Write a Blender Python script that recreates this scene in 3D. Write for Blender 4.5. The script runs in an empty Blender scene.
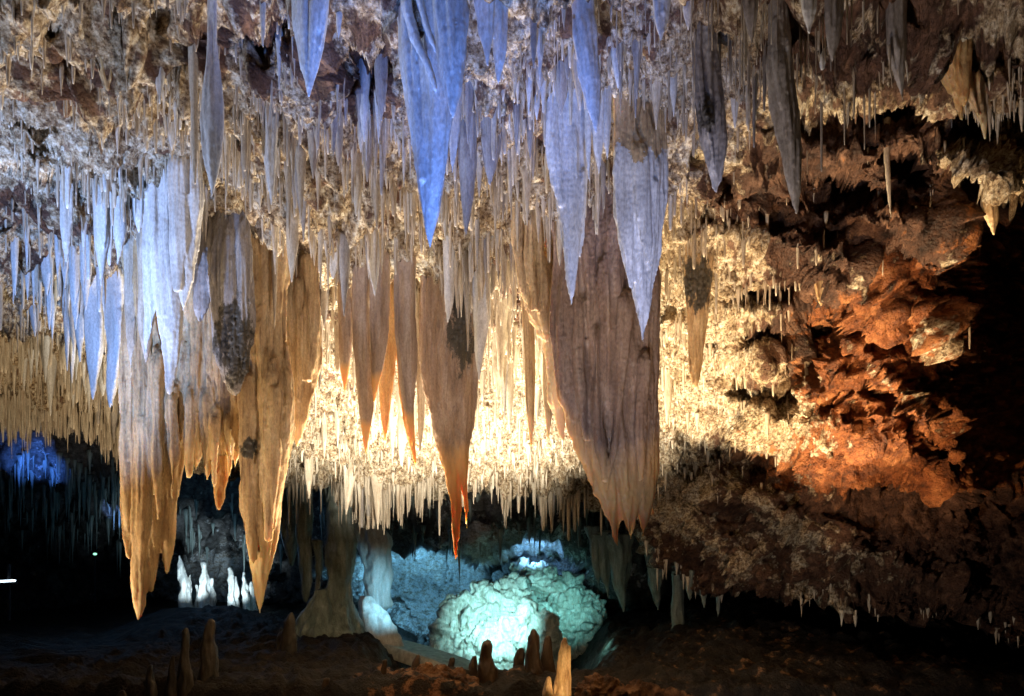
import bpy, math, random, bisect
import numpy as np
random.seed(7); rng = np.random.default_rng(7)
F = 739.0; CX = 512.0; HY = 546.0      # focal length in pixels, centre column, horizon row (level camera, vertical shift)
sc = bpy.context.scene
col = sc.collection

def W(px, py, D):
    return np.array([(px-CX)/F*D, D, (HY-py)/F*D])

# ------------------------------------------------------------------ noise
_perm = np.random.default_rng(3).permutation(256); _perm = np.concatenate([_perm, _perm, _perm])
_g = np.random.default_rng(4).normal(size=(256, 3)); _g /= np.linalg.norm(_g, axis=1)[:, None]
_R, _ = np.linalg.qr(np.random.default_rng(12).normal(size=(3, 3)))
def perlin(p):
    p = np.asarray(p, float) @ _R; i = np.floor(p).astype(int); f = p-i; i &= 255
    u = f*f*f*(f*(f*6-15)+10); out = 0
    for dx in (0, 1):
        wx = u[:, 0] if dx else 1-u[:, 0]
        for dy in (0, 1):
            wy = u[:, 1] if dy else 1-u[:, 1]
            for dz in (0, 1):
                wz = u[:, 2] if dz else 1-u[:, 2]
                h = _perm[_perm[_perm[(i[:, 0]+dx) & 255]+((i[:, 1]+dy) & 255)]+((i[:, 2]+dz) & 255)]
                g = _g[h]
                out = out+wx*wy*wz*(g[:, 0]*(f[:, 0]-dx)+g[:, 1]*(f[:, 1]-dy)+g[:, 2]*(f[:, 2]-dz))
    return out*1.6
_cell = np.random.default_rng(5).random((256, 3))
def worley(p):
    p = np.asarray(p, float)+.35*np.stack([np.sin(p[:, 1]*2.1), np.sin(p[:, 2]*2.3+1), np.sin(p[:, 0]*1.9+2)], 1); i = np.floor(p).astype(int); f = p-i; best = np.full(len(p), 9.0)
    for dx in (-1, 0, 1):
        for dy in (-1, 0, 1):
            for dz in (-1, 0, 1):
                h = _perm[_perm[_perm[(i[:, 0]+dx) & 255]+((i[:, 1]+dy) & 255)]+((i[:, 2]+dz) & 255)]
                c = _cell[h]+(dx, dy, dz)-f
                best = np.minimum(best, (c*c).sum(1))
    return np.sqrt(best)
def fbm(p, n=4, l=2.1, g=.5):
    a = 1; o = 0
    for k in range(n):
        o = o+a*perlin(p*l**k+k*17.3); a *= g
    return o
def billow(p, n=3):
    a = 1; o = 0
    for k in range(n):
        o = o+a*(np.abs(perlin(p*2.1**k+k*9.1))*2-.5); a *= .5
    return o
def sstep(a, b, x):
    t = np.clip((x-a)/(b-a), 0, 1); return t*t*(3-2*t)

# ------------------------------------------------------------------ mesh helpers
def mesh_from(V, Q, smooth=True, T=None):
    V = np.asarray(V, np.float32); Q = np.asarray(Q, np.int32).reshape(-1, 4)
    m = bpy.data.meshes.new('m'); m.vertices.add(len(V)); m.vertices.foreach_set('co', V.ravel())
    nt = 0 if T is None else len(T)
    loops = Q.ravel() if nt == 0 else np.concatenate([Q.ravel(), np.asarray(T, np.int32).ravel()])
    m.loops.add(len(loops)); m.loops.foreach_set('vertex_index', loops.astype(np.int32))
    m.polygons.add(len(Q)+nt)
    st = np.arange(len(Q))*4
    if nt: st = np.concatenate([st, len(Q)*4+np.arange(nt)*3])
    m.polygons.foreach_set('loop_start', st.astype(np.int32))
    m.update(calc_edges=True); m.validate()
    if smooth: m.polygons.foreach_set('use_smooth', np.ones(len(m.polygons), bool))
    return m
def props(o, label=None, cat=None, group=None, kind=None):
    if label: o['label'] = label
    if cat: o['category'] = cat
    if group: o['group'] = group
    if kind: o['kind'] = kind
    return o
def link(name, mesh, mat, parent=None, loc=None):
    """loc: shift mesh so that the object's origin sits there"""
    if loc is not None:
        co = np.empty(len(mesh.vertices)*3, np.float32); mesh.vertices.foreach_get('co', co)
        co = co.reshape(-1, 3)-np.asarray(loc, np.float32); mesh.vertices.foreach_set('co', co.ravel())
    o = bpy.data.objects.new(name, mesh); mesh.name = name; col.objects.link(o)
    if mat: mesh.materials.append(mat)
    if loc is not None: o.location = loc
    if parent is not None:
        o.parent = parent
        if loc is not None: o.location = np.asarray(loc)-np.asarray(parent.location)
    return o

def tube(ctrl, seg=12, step=.03, flat=.8, seed=0, flute=.1, rough=.05, cap=True):
    """ctrl: rows of (x,y,z,r) from top to tip. returns V,Q,T: fluted tapering body"""
    c = np.array(ctrl, float)
    if len(c) > 2:          # smooth the profile
        d = np.concatenate([[0], np.cumsum(np.linalg.norm(np.diff(c[:, :3], axis=0), axis=1))])
    else: d = np.array([0, np.linalg.norm(c[1, :3]-c[0, :3])])
    n = max(4, int(d[-1]/step)+1); t = np.linspace(0, d[-1], n)
    # catmull-like smoothing by blurred linear interpolation
    R = np.stack([np.interp(t, d, c[:, k]) for k in range(4)], 1)
    for _ in range(max(1, n//14)):
        R[1:-1] = (R[:-2]+2*R[1:-1]+R[2:])/4
    a = np.arange(seg)/seg*2*math.pi
    ca, sa = np.cos(a), np.sin(a)
    rr = R[:, 3][:, None]
    tt = t[:, None]+seed*7.7
    P = np.stack([(ca*1.6)[None, :]+0*tt, (sa*1.6)[None, :]+0*tt, tt*.9+0*ca], -1).reshape(-1, 3)+seed
    nz = perlin(P).reshape(n, seg)*flute*2
    P2 = np.stack([(ca*2.5)[None, :]+0*tt, (sa*2.5)[None, :]+0*tt, tt*9+0*ca], -1).reshape(-1, 3)+seed+50
    nz = nz+perlin(P2).reshape(n, seg)*rough*2
    sway = perlin(np.stack([t*1.5, t*0+seed*3.3, t*0], 1))*.25*R[:, 3]
    r = rr*(1+nz)
    X = R[:, 0][:, None]+r*ca+sway[:, None]; Y = R[:, 1][:, None]+r*sa*flat; Z = R[:, 2][:, None]+0*ca
    V = np.stack([X, Y, Z], -1).reshape(-1, 3)
    i = np.arange(n-1)[:, None]*seg; j = np.arange(seg)[None, :]; j2 = (j+1) % seg
    Q = np.stack([i+j, i+j2, i+seg+j2, i+seg+j], -1).reshape(-1, 4)[:, ::-1]
    if cap:
        V = np.vstack([V, [R[0, :3]+(0, 0, .002)], [R[-1, :3]-(0, 0, R[-1, 3]*.8)]])
        jj = np.arange(seg); a0 = n*seg
        T = np.concatenate([np.stack([jj, (jj+1) % seg, np.full(seg, a0)], 1), np.stack([(n-1)*seg+(jj+1) % seg, (n-1)*seg+jj, np.full(seg, a0+1)], 1)])
    else: T = np.zeros((0, 3), int)
    return V, Q, T
def merge(parts):
    V = []; Q = []; T = []; o = 0
    for v, q, t in parts:
        V.append(v); Q.append(q+o); T.append(t+o); o += len(v)
    return np.vstack(V), np.vstack(Q), np.vstack(T)

def remesh(mesh, voxel):
    o = bpy.data.objects.new('tmp', mesh); col.objects.link(o)
    md = o.modifiers.new('r', 'REMESH'); md.mode = 'VOXEL'; md.voxel_size = voxel
    sm = o.modifiers.new('s', 'SMOOTH'); sm.iterations = 3; sm.factor = .5
    dg = bpy.context.evaluated_depsgraph_get(); dg.update()
    m2 = bpy.data.meshes.new_from_object(o.evaluated_get(dg))
    bpy.data.objects.remove(o); bpy.data.meshes.remove(mesh)
    m2.polygons.foreach_set('use_smooth', np.ones(len(m2.polygons), bool))
    return m2
def displace(mesh, fn):
    n = len(mesh.vertices); co = np.empty(n*3, np.float32); no = np.empty(n*3, np.float32)
    mesh.vertices.foreach_get('co', co); mesh.vertex_normals.foreach_get('vector', no)
    co = co.reshape(-1, 3).astype(float); no = no.reshape(-1, 3)
    co = co+no*fn(co)[:, None]
    mesh.vertices.foreach_set('co', co.astype(np.float32).ravel()); mesh.update()
def drip_relief(amp, sx=26, sz=2.0):
    def fn(p):
        q = p*np.array([sx, sx, sz])
        v = -np.abs(perlin(q))*1.6+.5
        v = v+.5*perlin(p*np.array([sx*2.3, sx*2.3, sz*3])+5)
        v = v+.22*perlin(p*np.array([55, 55, 40.]))+1.0*perlin(p*np.array([6, 6, 2.5])+31)
        return v*amp
    return fn

# ------------------------------------------------------------------ materials
def new_mat(name):
    m = bpy.data.materials.new(name); m.use_nodes = True; nt = m.node_tree
    for n in list(nt.nodes): nt.nodes.remove(n)
    out = nt.nodes.new('ShaderNodeOutputMaterial'); b = nt.nodes.new('ShaderNodeBsdfPrincipled')
    nt.links.new(b.outputs[0], out.inputs[0]); return m, nt, b
def N(nt, t, **k):
    n = nt.nodes.new(t)
    for a, v in k.items():
        if a in n.inputs: n.inputs[a].default_value = v
        else: setattr(n, a, v)
    return n
def mapping(nt, scale, loc=(0, 0, 0)):
    g = N(nt, 'ShaderNodeNewGeometry'); mp = N(nt, 'ShaderNodeMapping'); mp.inputs['Scale'].default_value = scale
    mp.inputs['Location'].default_value = loc
    nt.links.new(g.outputs['Position'], mp.inputs[0]); return mp.outputs[0]
def ramp(nt, fac, stops):
    r = nt.nodes.new('ShaderNodeValToRGB'); nt.links.new(fac, r.inputs[0]); e = r.color_ramp.elements
    while len(e) < len(stops): e.new(.5)
    for i, (p, c) in enumerate(stops): e[i].position = p; e[i].color = (*c, 1)
    return r.outputs[0]
def mix(nt, fac, a, b, mode='MIX'):
    m = nt.nodes.new('ShaderNodeMix'); m.data_type = 'RGBA'; m.blend_type = mode
    if isinstance(fac, (int, float)): m.inputs[0].default_value = fac
    else: nt.links.new(fac, m.inputs[0])
    for v, i in ((a, 6), (b, 7)):
        if isinstance(v, tuple): m.inputs[i].default_value = (*v, 1)
        else: nt.links.new(v, m.inputs[i])
    return m.outputs[2]
def calcite(name, cols, rough=.45, sss=.25, sssr=(1.0, .55, .28), scale=.05, bump=.5, stain=(.30, .20, .11), stain_amt=.5, spec=.4, amber_glow=((.78, .40, .13), (.84, .52, .23))):
    m, nt, b = new_mat(name)
    n1 = N(nt, 'ShaderNodeTexNoise', Scale=1.0, Detail=5.0, Roughness=.6); nt.links.new(mapping(nt, (9, 9, 1.6)), n1.inputs['Vector'])
    c = ramp(nt, n1.outputs[0], [(.3, cols[0]), (.5, cols[1]), (.68, cols[2])])
    n2 = N(nt, 'ShaderNodeTexNoise', Scale=1.0, Detail=4.0, Roughness=.65); nt.links.new(mapping(nt, (38, 38, 2.4), (3, 1, 7)), n2.inputs['Vector'])
    s = ramp(nt, n2.outputs[0], [(.52, (0, 0, 0)), (.72, (stain_amt,)*3)])
    c = mix(nt, s, c, stain)
    n3 = N(nt, 'ShaderNodeTexNoise', Scale=70.0, Detail=4.0, Roughness=.7); nt.links.new(mapping(nt, (1, 1, .5)), n3.inputs['Vector'])
    s3 = ramp(nt, n3.outputs[0], [(.35, (.72, .70, .68)), (.6, (1, 1, 1))])
    c = mix(nt, 1.0, c, s3, 'MULTIPLY')
    at = N(nt, 'ShaderNodeAttribute'); at.attribute_name = 'amber'  # backlit glow of the tips, painted into the base colour
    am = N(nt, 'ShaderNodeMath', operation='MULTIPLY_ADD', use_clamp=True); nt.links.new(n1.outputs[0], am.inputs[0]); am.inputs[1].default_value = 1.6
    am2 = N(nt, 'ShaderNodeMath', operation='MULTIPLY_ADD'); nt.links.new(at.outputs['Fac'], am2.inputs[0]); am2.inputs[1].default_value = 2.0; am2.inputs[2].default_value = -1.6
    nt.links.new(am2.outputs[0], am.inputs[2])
    c = mix(nt, am.outputs[0], c, mix(nt, n2.outputs[0], *amber_glow))
    at2 = N(nt, 'ShaderNodeAttribute'); at2.attribute_name = 'mossy'
    nm = N(nt, 'ShaderNodeTexNoise', Scale=60.0, Detail=5.0, Roughness=.75); nt.links.new(mapping(nt, (1, 1, .6)), nm.inputs['Vector'])
    ma = N(nt, 'ShaderNodeMath', operation='MULTIPLY_ADD'); nt.links.new(at2.outputs['Fac'], ma.inputs[0]); ma.inputs[1].default_value = 5.0; ma.inputs[2].default_value = -5.6
    mb = N(nt, 'ShaderNodeMath', operation='MULTIPLY_ADD', use_clamp=True); nt.links.new(nm.outputs[0], mb.inputs[0]); mb.inputs[1].default_value = 5.0; nt.links.new(ma.outputs[0], mb.inputs[2])
    c = mix(nt, mb.outputs[0], c, mix(nt, n3.outputs[0], (.025, .022, .016), (.13, .11, .085)))
    nt.links.new(c, b.inputs['Base Color']); b.inputs['Roughness'].default_value = rough
    if sss:
        sw = N(nt, 'ShaderNodeMath', operation='MULTIPLY_ADD', use_clamp=True); nt.links.new(am.outputs[0], sw.inputs[0]); sw.inputs[1].default_value = .22; sw.inputs[2].default_value = sss
        nt.links.new(sw.outputs[0], b.inputs['Subsurface Weight'])
    r = ramp(nt, n2.outputs[0], [(.3, (rough-.14,)*3), (.7, (rough+.22,)*3)]); nt.links.new(r, b.inputs['Roughness'])
    b.inputs['Specular IOR Level'].default_value = spec
    if sss:
        b.inputs['Subsurface Weight'].default_value = sss; b.inputs['Subsurface Radius'].default_value = sssr
        b.inputs['Subsurface Scale'].default_value = scale
    nb = N(nt, 'ShaderNodeTexNoise', Scale=1.0, Detail=6.0, Roughness=.65); nt.links.new(mapping(nt, (55, 55, 16)), nb.inputs['Vector'])
    bp = N(nt, 'ShaderNodeBump', Strength=bump, Distance=.012); nt.links.new(nb.outputs[0], bp.inputs['Height'])
    bp2 = N(nt, 'ShaderNodeBump', Strength=bump*.7, Distance=.004); nt.links.new(n3.outputs[0], bp2.inputs['Height'])
    nt.links.new(bp.outputs[0], bp2.inputs['Normal']); nt.links.new(bp2.outputs[0], b.inputs['Normal'])
    return m
M_cream = calcite('cream_calcite', [(.36, .28, .20), (.56, .47, .36), (.74, .67, .55)], sss=0)
M_tan = calcite('tan_calcite', [(.38, .24, .12), (.60, .42, .23), (.72, .55, .34)], sss=.3, scale=.06, stain=(.20, .11, .05), stain_amt=.95, amber_glow=((.76, .52, .27), (.82, .64, .39)))
M_amber = calcite('amber_calcite', [(.45, .24, .09), (.62, .36, .15), (.72, .5, .26)], sss=.5, scale=.11)
M_white = calcite('white_calcite', [(.52, .50, .47), (.68, .66, .63), (.78, .77, .75)], sss=0, bump=.25, stain=(.35, .33, .30), stain_amt=.45)
M_grey = calcite('grey_calcite', [(.22, .19, .18), (.38, .34, .31), (.50, .46, .42)], sss=0, stain=(.13, .10, .08))
M_mauve = calcite('brown_grey_calcite', [(.21, .135, .10), (.32, .215, .165), (.43, .31, .24)], sss=.3, scale=.09, bump=.35, stain=(.13, .08, .06), stain_amt=.7)
M_rose = calcite('rose_tan_calcite', [(.27, .185, .13), (.43, .31, .225), (.57, .44, .34)], sss=.25, scale=.05, bump=.4, stain=(.18, .11, .07), stain_amt=.6)
M_moss = calcite('dark_mossy_crust', [(.02, .02, .015), (.05, .045, .035), (.10, .09, .07)], sss=0, rough=.9, bump=1.0, stain=(.02, .02, .015))
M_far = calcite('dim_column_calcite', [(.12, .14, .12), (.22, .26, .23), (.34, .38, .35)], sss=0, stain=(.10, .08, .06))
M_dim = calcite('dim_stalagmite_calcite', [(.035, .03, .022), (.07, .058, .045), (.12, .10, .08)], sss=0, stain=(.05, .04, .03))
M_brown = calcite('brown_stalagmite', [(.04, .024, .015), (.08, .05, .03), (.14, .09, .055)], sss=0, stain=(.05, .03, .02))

def rock_mat(name, red, redder, cream, use_attr=True, bump=1.0):
    m, nt, b = new_mat(name)
    pos = mapping(nt, (1, 1, 1))
    n1 = N(nt, 'ShaderNodeTexNoise', Scale=5.0, Detail=8.0, Roughness=.62); nt.links.new(pos, n1.inputs['Vector'])
    n2 = N(nt, 'ShaderNodeTexNoise', Scale=24.0, Detail=6.0, Roughness=.7); nt.links.new(pos, n2.inputs['Vector'])
    n3 = N(nt, 'ShaderNodeTexNoise', Scale=2.1, Detail=5.0, Roughness=.6); nt.links.new(pos, n3.inputs['Vector'])
    vo = N(nt, 'ShaderNodeTexVoronoi', Scale=34.0); vo.feature = 'F1'; nt.links.new(pos, vo.inputs['Vector'])
    cr = ramp(nt, n2.outputs[0], [(.37, cream[0]), (.49, cream[1]), (.60, cream[2])])
    rd = ramp(nt, n1.outputs[0], [(.32, red[0]), (.5, red[1]), (.68, red[2])])
    rr = ramp(nt, n1.outputs[0], [(.32, redder[0]), (.5, redder[1]), (.66, redder[2])])
    n5 = N(nt, 'ShaderNodeTexNoise', Scale=1.0, Detail=7.0, Roughness=.7); nt.links.new(mapping(nt, (7, 3, 11), (5, 2, 1)), n5.inputs['Vector'])
    cr = mix(nt, 1.0, cr, ramp(nt, n5.outputs[0], [(.36, (.38, .28, .20)), (.47, (.85, .78, .68)), (.58, (1, 1, 1))]), 'MULTIPLY')
    rd = mix(nt, 1.0, rd, ramp(nt, n5.outputs[0], [(.38, (.45, .4, .38)), (.55, (1, 1, 1)), (.66, (1.0, 1.0, 1.0))]), 'MULTIPLY')
    rr = mix(nt, 1.0, rr, ramp(nt, n5.outputs[0], [(.38, (.35, .28, .25)), (.52, (1, 1, 1)), (.68, (1.0, 1.0, 1.0))]), 'MULTIPLY')
    at = N(nt, 'ShaderNodeAttribute'); at.attribute_name = 'mineral'
    sep = N(nt, 'ShaderNodeSeparateColor'); nt.links.new(at.outputs['Color'], sep.inputs[0])
    def edge(chan, sharp=7):          # noise-broken border between minerals
        a = N(nt, 'ShaderNodeMath', operation='ADD'); nt.links.new(chan, a.inputs[0])
        s = N(nt, 'ShaderNodeMath', operation='SUBTRACT'); nt.links.new(n1.outputs[0], s.inputs[0]); s.inputs[1].default_value = .5
        s2 = N(nt, 'ShaderNodeMath', operation='MULTIPLY'); nt.links.new(s.outputs[0], s2.inputs[0]); s2.inputs[1].default_value = 2.2
        nt.links.new(s2.outputs[0], a.inputs[1])
        q = N(nt, 'ShaderNodeMath', operation='SUBTRACT'); nt.links.new(a.outputs[0], q.inputs[0]); q.inputs[1].default_value = .5
        w = N(nt, 'ShaderNodeMath', operation='MULTIPLY_ADD', use_clamp=True); nt.links.new(q.outputs[0], w.inputs[0]); w.inputs[1].default_value = sharp; w.inputs[2].default_value = .5
        return w.outputs[0]
    base = mix(nt, edge(sep.outputs[1]), rd, rr)
    c = mix(nt, edge(sep.outputs[0]), cr, base)
    nt.links.new(c, b.inputs['Base Color'])
    b.inputs['Roughness'].default_value = .62; b.inputs['Specular IOR Level'].default_value = .35
    b1 = N(nt, 'ShaderNodeBump', Strength=bump, Distance=.05); nt.links.new(n2.outputs[0], b1.inputs['Height'])
    b2 = N(nt, 'ShaderNodeBump', Strength=bump, Distance=.018); b2.invert = True; nt.links.new(vo.outputs['Distance'], b2.inputs['Height'])
    n4 = N(nt, 'ShaderNodeTexNoise', Scale=75.0, Detail=4.0, Roughness=.7); nt.links.new(pos, n4.inputs['Vector'])
    b3 = N(nt, 'ShaderNodeBump', Strength=bump, Distance=.016); nt.links.new(n4.outputs[0], b3.inputs['Height'])
    nt.links.new(b1.outputs[0], b2.inputs['Normal']); nt.links.new(b2.outputs[0], b3.inputs['Normal']); nt.links.new(b3.outputs[0], b.inputs['Normal'])
    return m
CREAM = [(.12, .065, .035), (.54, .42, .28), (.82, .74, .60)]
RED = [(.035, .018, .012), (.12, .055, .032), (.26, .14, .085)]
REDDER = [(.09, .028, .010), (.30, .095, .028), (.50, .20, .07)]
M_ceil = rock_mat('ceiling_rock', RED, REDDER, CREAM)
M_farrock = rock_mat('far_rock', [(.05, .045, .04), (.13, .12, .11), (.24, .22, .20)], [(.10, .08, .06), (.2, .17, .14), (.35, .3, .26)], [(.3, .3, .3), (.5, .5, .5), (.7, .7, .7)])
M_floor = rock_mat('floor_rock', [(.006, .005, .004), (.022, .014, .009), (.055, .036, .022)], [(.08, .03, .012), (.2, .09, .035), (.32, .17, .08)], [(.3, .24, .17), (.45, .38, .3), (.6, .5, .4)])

# ------------------------------------------------------------------ the ceiling: one sheet from over the camera down to its lip
ROWS = np.array([-400, 0, 100, 200, 300, 350, 400, 440, 490, 540, 600], float)
TAB = {
 -700: [2.45, 4.2, 5.1, 6.5, 8.9, 10.8, 13.5, 16, 17, 17, 17],
 0:    [2.45, 4.2, 5.1, 6.5, 8.9, 10.8, 13.5, 16, 17, 17, 17],
 120:  [2.42, 4.2, 5.1, 6.4, 8.7, 10.3, 12.6, 15, 16, 16, 16],
 220:  [2.38, 4.1, 5.0, 6.2, 8.3, 9.6, 11.2, 12.8, 14.5, 15, 15],
 350:  [2.35, 4.05, 4.9, 6.1, 8.1, 9.3, 10.7, 12, 14, 14, 14],
 600:  [2.35, 4.05, 4.9, 6.1, 8.0, 9.2, 10.5, 11.8, 13.6, 14, 14],
 680:  [2.35, 4.1, 5.0, 6.3, 8.0, 9.0, 10.0, 10.8, 12, 12.6, 13],
 780:  [2.4, 4.2, 5.2, 6.7, 7.8, 8.2, 8.7, 9.2, 10, 10.8, 11.5],
 850:  [2.4, 4.2, 5.3, 6.7, 7.4, 7.7, 7.9, 8.2, 9.0, 9.8, 10.5],
 940:  [2.4, 4.2, 5.3, 6.6, 7.2, 7.4, 7.6, 7.8, 8.7, 9.6, 10.2],
 982:  [2.4, 4.2, 5.3, 7.6, 10.0, 10.4, 10.2, 9.6, 9.3, 9.6, 10.0],
 1040: [2.4, 4.2, 5.4, 9.5, 11.5, 11.8, 11.5, 10.6, 9.3, 9.3, 9.6],
 1700: [2.4, 4.2, 5.4, 8, 10, 10, 9.5, 9, 8.6, 8.6, 8.8]}
TX = np.array(sorted(TAB)); TZ = np.array([TAB[k] for k in sorted(TAB)])
LIPX = [-700, 0, 60, 120, 200, 300, 500, 600, 640, 665, 700, 760, 850, 920, 970, 1024, 1700]
LIPY = [402, 404, 411, 424, 466, 486, 488, 492, 500, 560, 592, 590, 600, 612, 618, 640, 660]
def ceilD(px, py):
    px = np.asarray(px, float); py = np.asarray(py, float)
    i = np.clip(np.searchsorted(TX, px)-1, 0, len(TX)-2); tx = np.clip((px-TX[i])/(TX[i+1]-TX[i]), 0, 1); tx = tx*tx*(3-2*tx)*.5+tx*.5
    j = np.clip(np.searchsorted(ROWS, py)-1, 0, len(ROWS)-2); ty = np.clip((py-ROWS[j])/(ROWS[j+1]-ROWS[j]), 0, 1)
    a = TZ[i, j]*(1-ty)+TZ[i, j+1]*ty; b = TZ[i+1, j]*(1-ty)+TZ[i+1, j+1]*ty
    return a*(1-tx)+b*tx
# pockets eaten into the rock: (x, row, rx, ry, tilt, depth in m); ledges standing out have negative depth
PITS = [(835, 190, 42, 20, .25, .9), (905, 170, 22, 16, .3, .7), (803, 345, 22, 46, .5, 1.4), (868, 372, 40, 12, .75, .9), (760, 335, 24, 14, 0, .7),
        (718, 342, 8, 8, 0, .5), (756, 392, 26, 20, .4, .8), (738, 290, 24, 10, 0, .5), (880, 258, 24, 14, .3, .7), (810, 110, 34, 18, .1, .9),
        (880, 105, 50, 24, .05, 1.1), (845, 310, 16, 20, .6, .6), (905, 330, 14, 24, .7, .5), (720, 455, 34, 20, .5, .9), (770, 470, 26, 14, .3, .8),
        (940, 440, 12, 22, .3, .7), (80, 62, 22, 16, 0, .45), (262, 30, 36, 22, 0, .5), (365, 50, 38, 40, .1, .55), (195, 40, 20, 18, 0, .35),
        (30, 195, 40, 12, -.1, .3), (100, 110, 30, 10, .2, .2), (505, 295, 14, 20, 0, .5), (690, 470, 20, 12, .4, .5), (310, 150, 22, 18, 0, .3),
        (560, 140, 18, 14, 0, .3), (730, 180, 22, 14, .2, .5), (700, 155, 18, 12, 0, .35), (245, 130, 14, 10, 0, .3), (840, 440, 18, 10, .5, .45),
        (935, 300, 10, 16, .4, .35), (150, 25, 20, 12, 0, .3), (35, 25, 24, 10, 0, .3), (455, 455, 20, 7, 0, .4), (880, 480, 10, 12, .5, .4),
        (980, 110, 22, 8, .1, .3), (1000, 172, 60, 13, .25, -1.9),
        # ledges
        (905, 400, 95, 9, .78, -.55), (860, 300, 70, 10, .62, -.35), (820, 250, 60, 9, .30, -.3), (880, 215, 60, 12, .35, -.35), (930, 330, 60, 12, .9, -.3),
        (830, 430, 60, 14, .35, -.35), (905, 445, 60, 12, .85, -.35), (962, 462, 18, 14, .3, -.5), (750, 310, 50, 6, -.05, -.3), (770, 420, 50, 10, .5, -.35),
        (740, 240, 50, 9, .2, -.25), (820, 145, 60, 8, .2, -.25), (920, 130, 40, 8, .3, -.2), (680, 330, 20, 12, .2, -.25), (790, 520, 80, 14, .35, -.35),
        (720, 540, 60, 14, .6, -.35), (870, 560, 80, 14, .3, -.3), (960, 590, 60, 12, .4, -.3), (40, 130, 70, 7, .3, -.2), (60, 165, 70, 8, .25, -.2),
        (35, 235, 60, 8, .1, -.2), (930, 60, 60, 8, .1, -.25)]
def pits(px, py):
    o = np.zeros_like(px)
    for x, y, rx, ry, a, d in PITS:
        ca, sa = math.cos(a), math.sin(a); u = ((px-x)*ca+(py-y)*sa)/rx; v = (-(px-x)*sa+(py-y)*ca)/ry
        o += (d*.72 if d > 0 and x > 770 and y > 200 else d)*np.exp(-(u*u+v*v)**1.4)
    return o
def rock_relief(p, big=1.0, fine=1.0, cool=None):
    w = p+.25*np.stack([perlin(p*1.7), perlin(p*1.7+11), perlin(p*1.7+23)], 1)
    h = big*(.22*fbm(w*.9, 2)+.16*billow(w*1.9+3, 2))
    h = h+fine*(.085*billow(w*4.7+7, 2)+.06*(.55-worley(w*6.3))+.050*(.5-worley(w*15))+.055*(.35-np.abs(perlin(w*9+2)))+.032*(.35-np.abs(perlin(w*21+4)))+.020*perlin(w*33)+.014*perlin(w*60))
    return h
def sheet_normals(G):
    du = np.gradient(G, axis=1); dv = np.gradient(G, axis=0); n = np.cross(du, dv); n /= np.linalg.norm(n, axis=2)[..., None]+1e-9
    return n
def grid_quads(nr, nc):
    i = np.arange(nr-1)[:, None]*nc; j = np.arange(nc-1)[None, :]
    return np.stack([i+j, i+j+1, i+nc+j+1, i+nc+j], -1).reshape(-1, 4)
xs = np.concatenate([np.arange(-700, -60, 14), np.arange(-60, 1084, 1.6), np.arange(1084, 1700, 14)])
lip = np.interp(xs, LIPX, LIPY)
lip = lip+6*perlin(np.stack([xs*.03, xs*0, xs*0], 1))+4*perlin(np.stack([xs*.11, xs*0+4, xs*0], 1))
NR = 400
tv = np.concatenate([np.linspace(0, .45, 50, endpoint=False)**1.0, np.linspace(.45, 1, NR-50)])
# rows run from -400 (over the camera) to the lip
PX = np.repeat(xs[None, :], NR, 0); PY = -400+(lip[None, :]+400)*tv[:, None]
DD = ceilD(PX.ravel(), PY.ravel()).reshape(PX.shape)+pits(PX.ravel(), PY.ravel()).reshape(PX.shape)*sstep(-30, 10, PY)
G = np.stack([(PX-CX)/F*DD, DD, (HY-PY)/F*DD], -1)
# curl: behind the lip the rock turns up and back
K = 14; lipP = G[-1]; curl = []
for k in range(1, K+1):
    t = k/K; curl.append(lipP+np.stack([lipP[:, 0]*.0, .15+t*2.4+0*lipP[:, 0], -.05*math.sin(t*3)+1.3*t**1.5+0*lipP[:, 0]], 1))
over = []
first = G[0]
for k in range(10, 0, -1):
    over.append(first+np.array([0, -k*.8, 0])*1.0+np.array([0, 0, .02*k]))
G2 = np.concatenate([np.array(over), G, np.array(curl)], 0)
nrm = sheet_normals(G2)
sgn = np.sign((nrm*(-G2)).sum(-1)); sgn[:10] = sgn[10]; sgn[-K:] = sgn[-K-1]; nrm = nrm*sgn[..., None]
flatP = G2.reshape(-1, 3)
PX2 = np.concatenate([np.repeat(PX[:1], 10, 0), PX, np.repeat(PX[-1:], K, 0)]); PY2 = np.concatenate([np.repeat(PY[:1], 10, 0), PY, np.repeat(PY[-1:], K, 0)])
pxf, pyf = PX2.ravel(), PY2.ravel()
rel = rock_relief(flatP, big=.9, fine=np.clip(.55+flatP[:, 1]*.075, .6, 1.5))
# stream-cut strata across the right-hand rock, dipping to the right
strat = perlin(np.stack([(flatP[:, 0]*.6+flatP[:, 2]*.9)*3.2, flatP[:, 1]*1.2, flatP[:, 0]*.5-flatP[:, 2]*.4], 1))
rightw = sstep(660, 760, pxf)*sstep(120, 220, pyf)
rel = rel+rightw*(.17*strat+.045*(.4-np.abs(perlin(np.stack([(flatP[:, 0]*.6+flatP[:, 2]*.9)*7, flatP[:, 1]*3, (flatP[:, 0]*.8-flatP[:, 2]*.6)*1.8], 1))))+.07*billow(flatP*3.1+40, 3))
leftw = (1-sstep(110, 230, pxf))*sstep(20, 80, pyf)*(1-sstep(290, 330, pyf))
lq = np.stack([flatP[:, 0]*1.2+flatP[:, 1]*.6, flatP[:, 1]*4.5-flatP[:, 0]*2.2, flatP[:, 2]*5], 1)
rel = rel+leftw*(.17*(.4-np.abs(perlin(lq)))+.07*(.4-np.abs(perlin(lq*2.3+7))))
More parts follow.
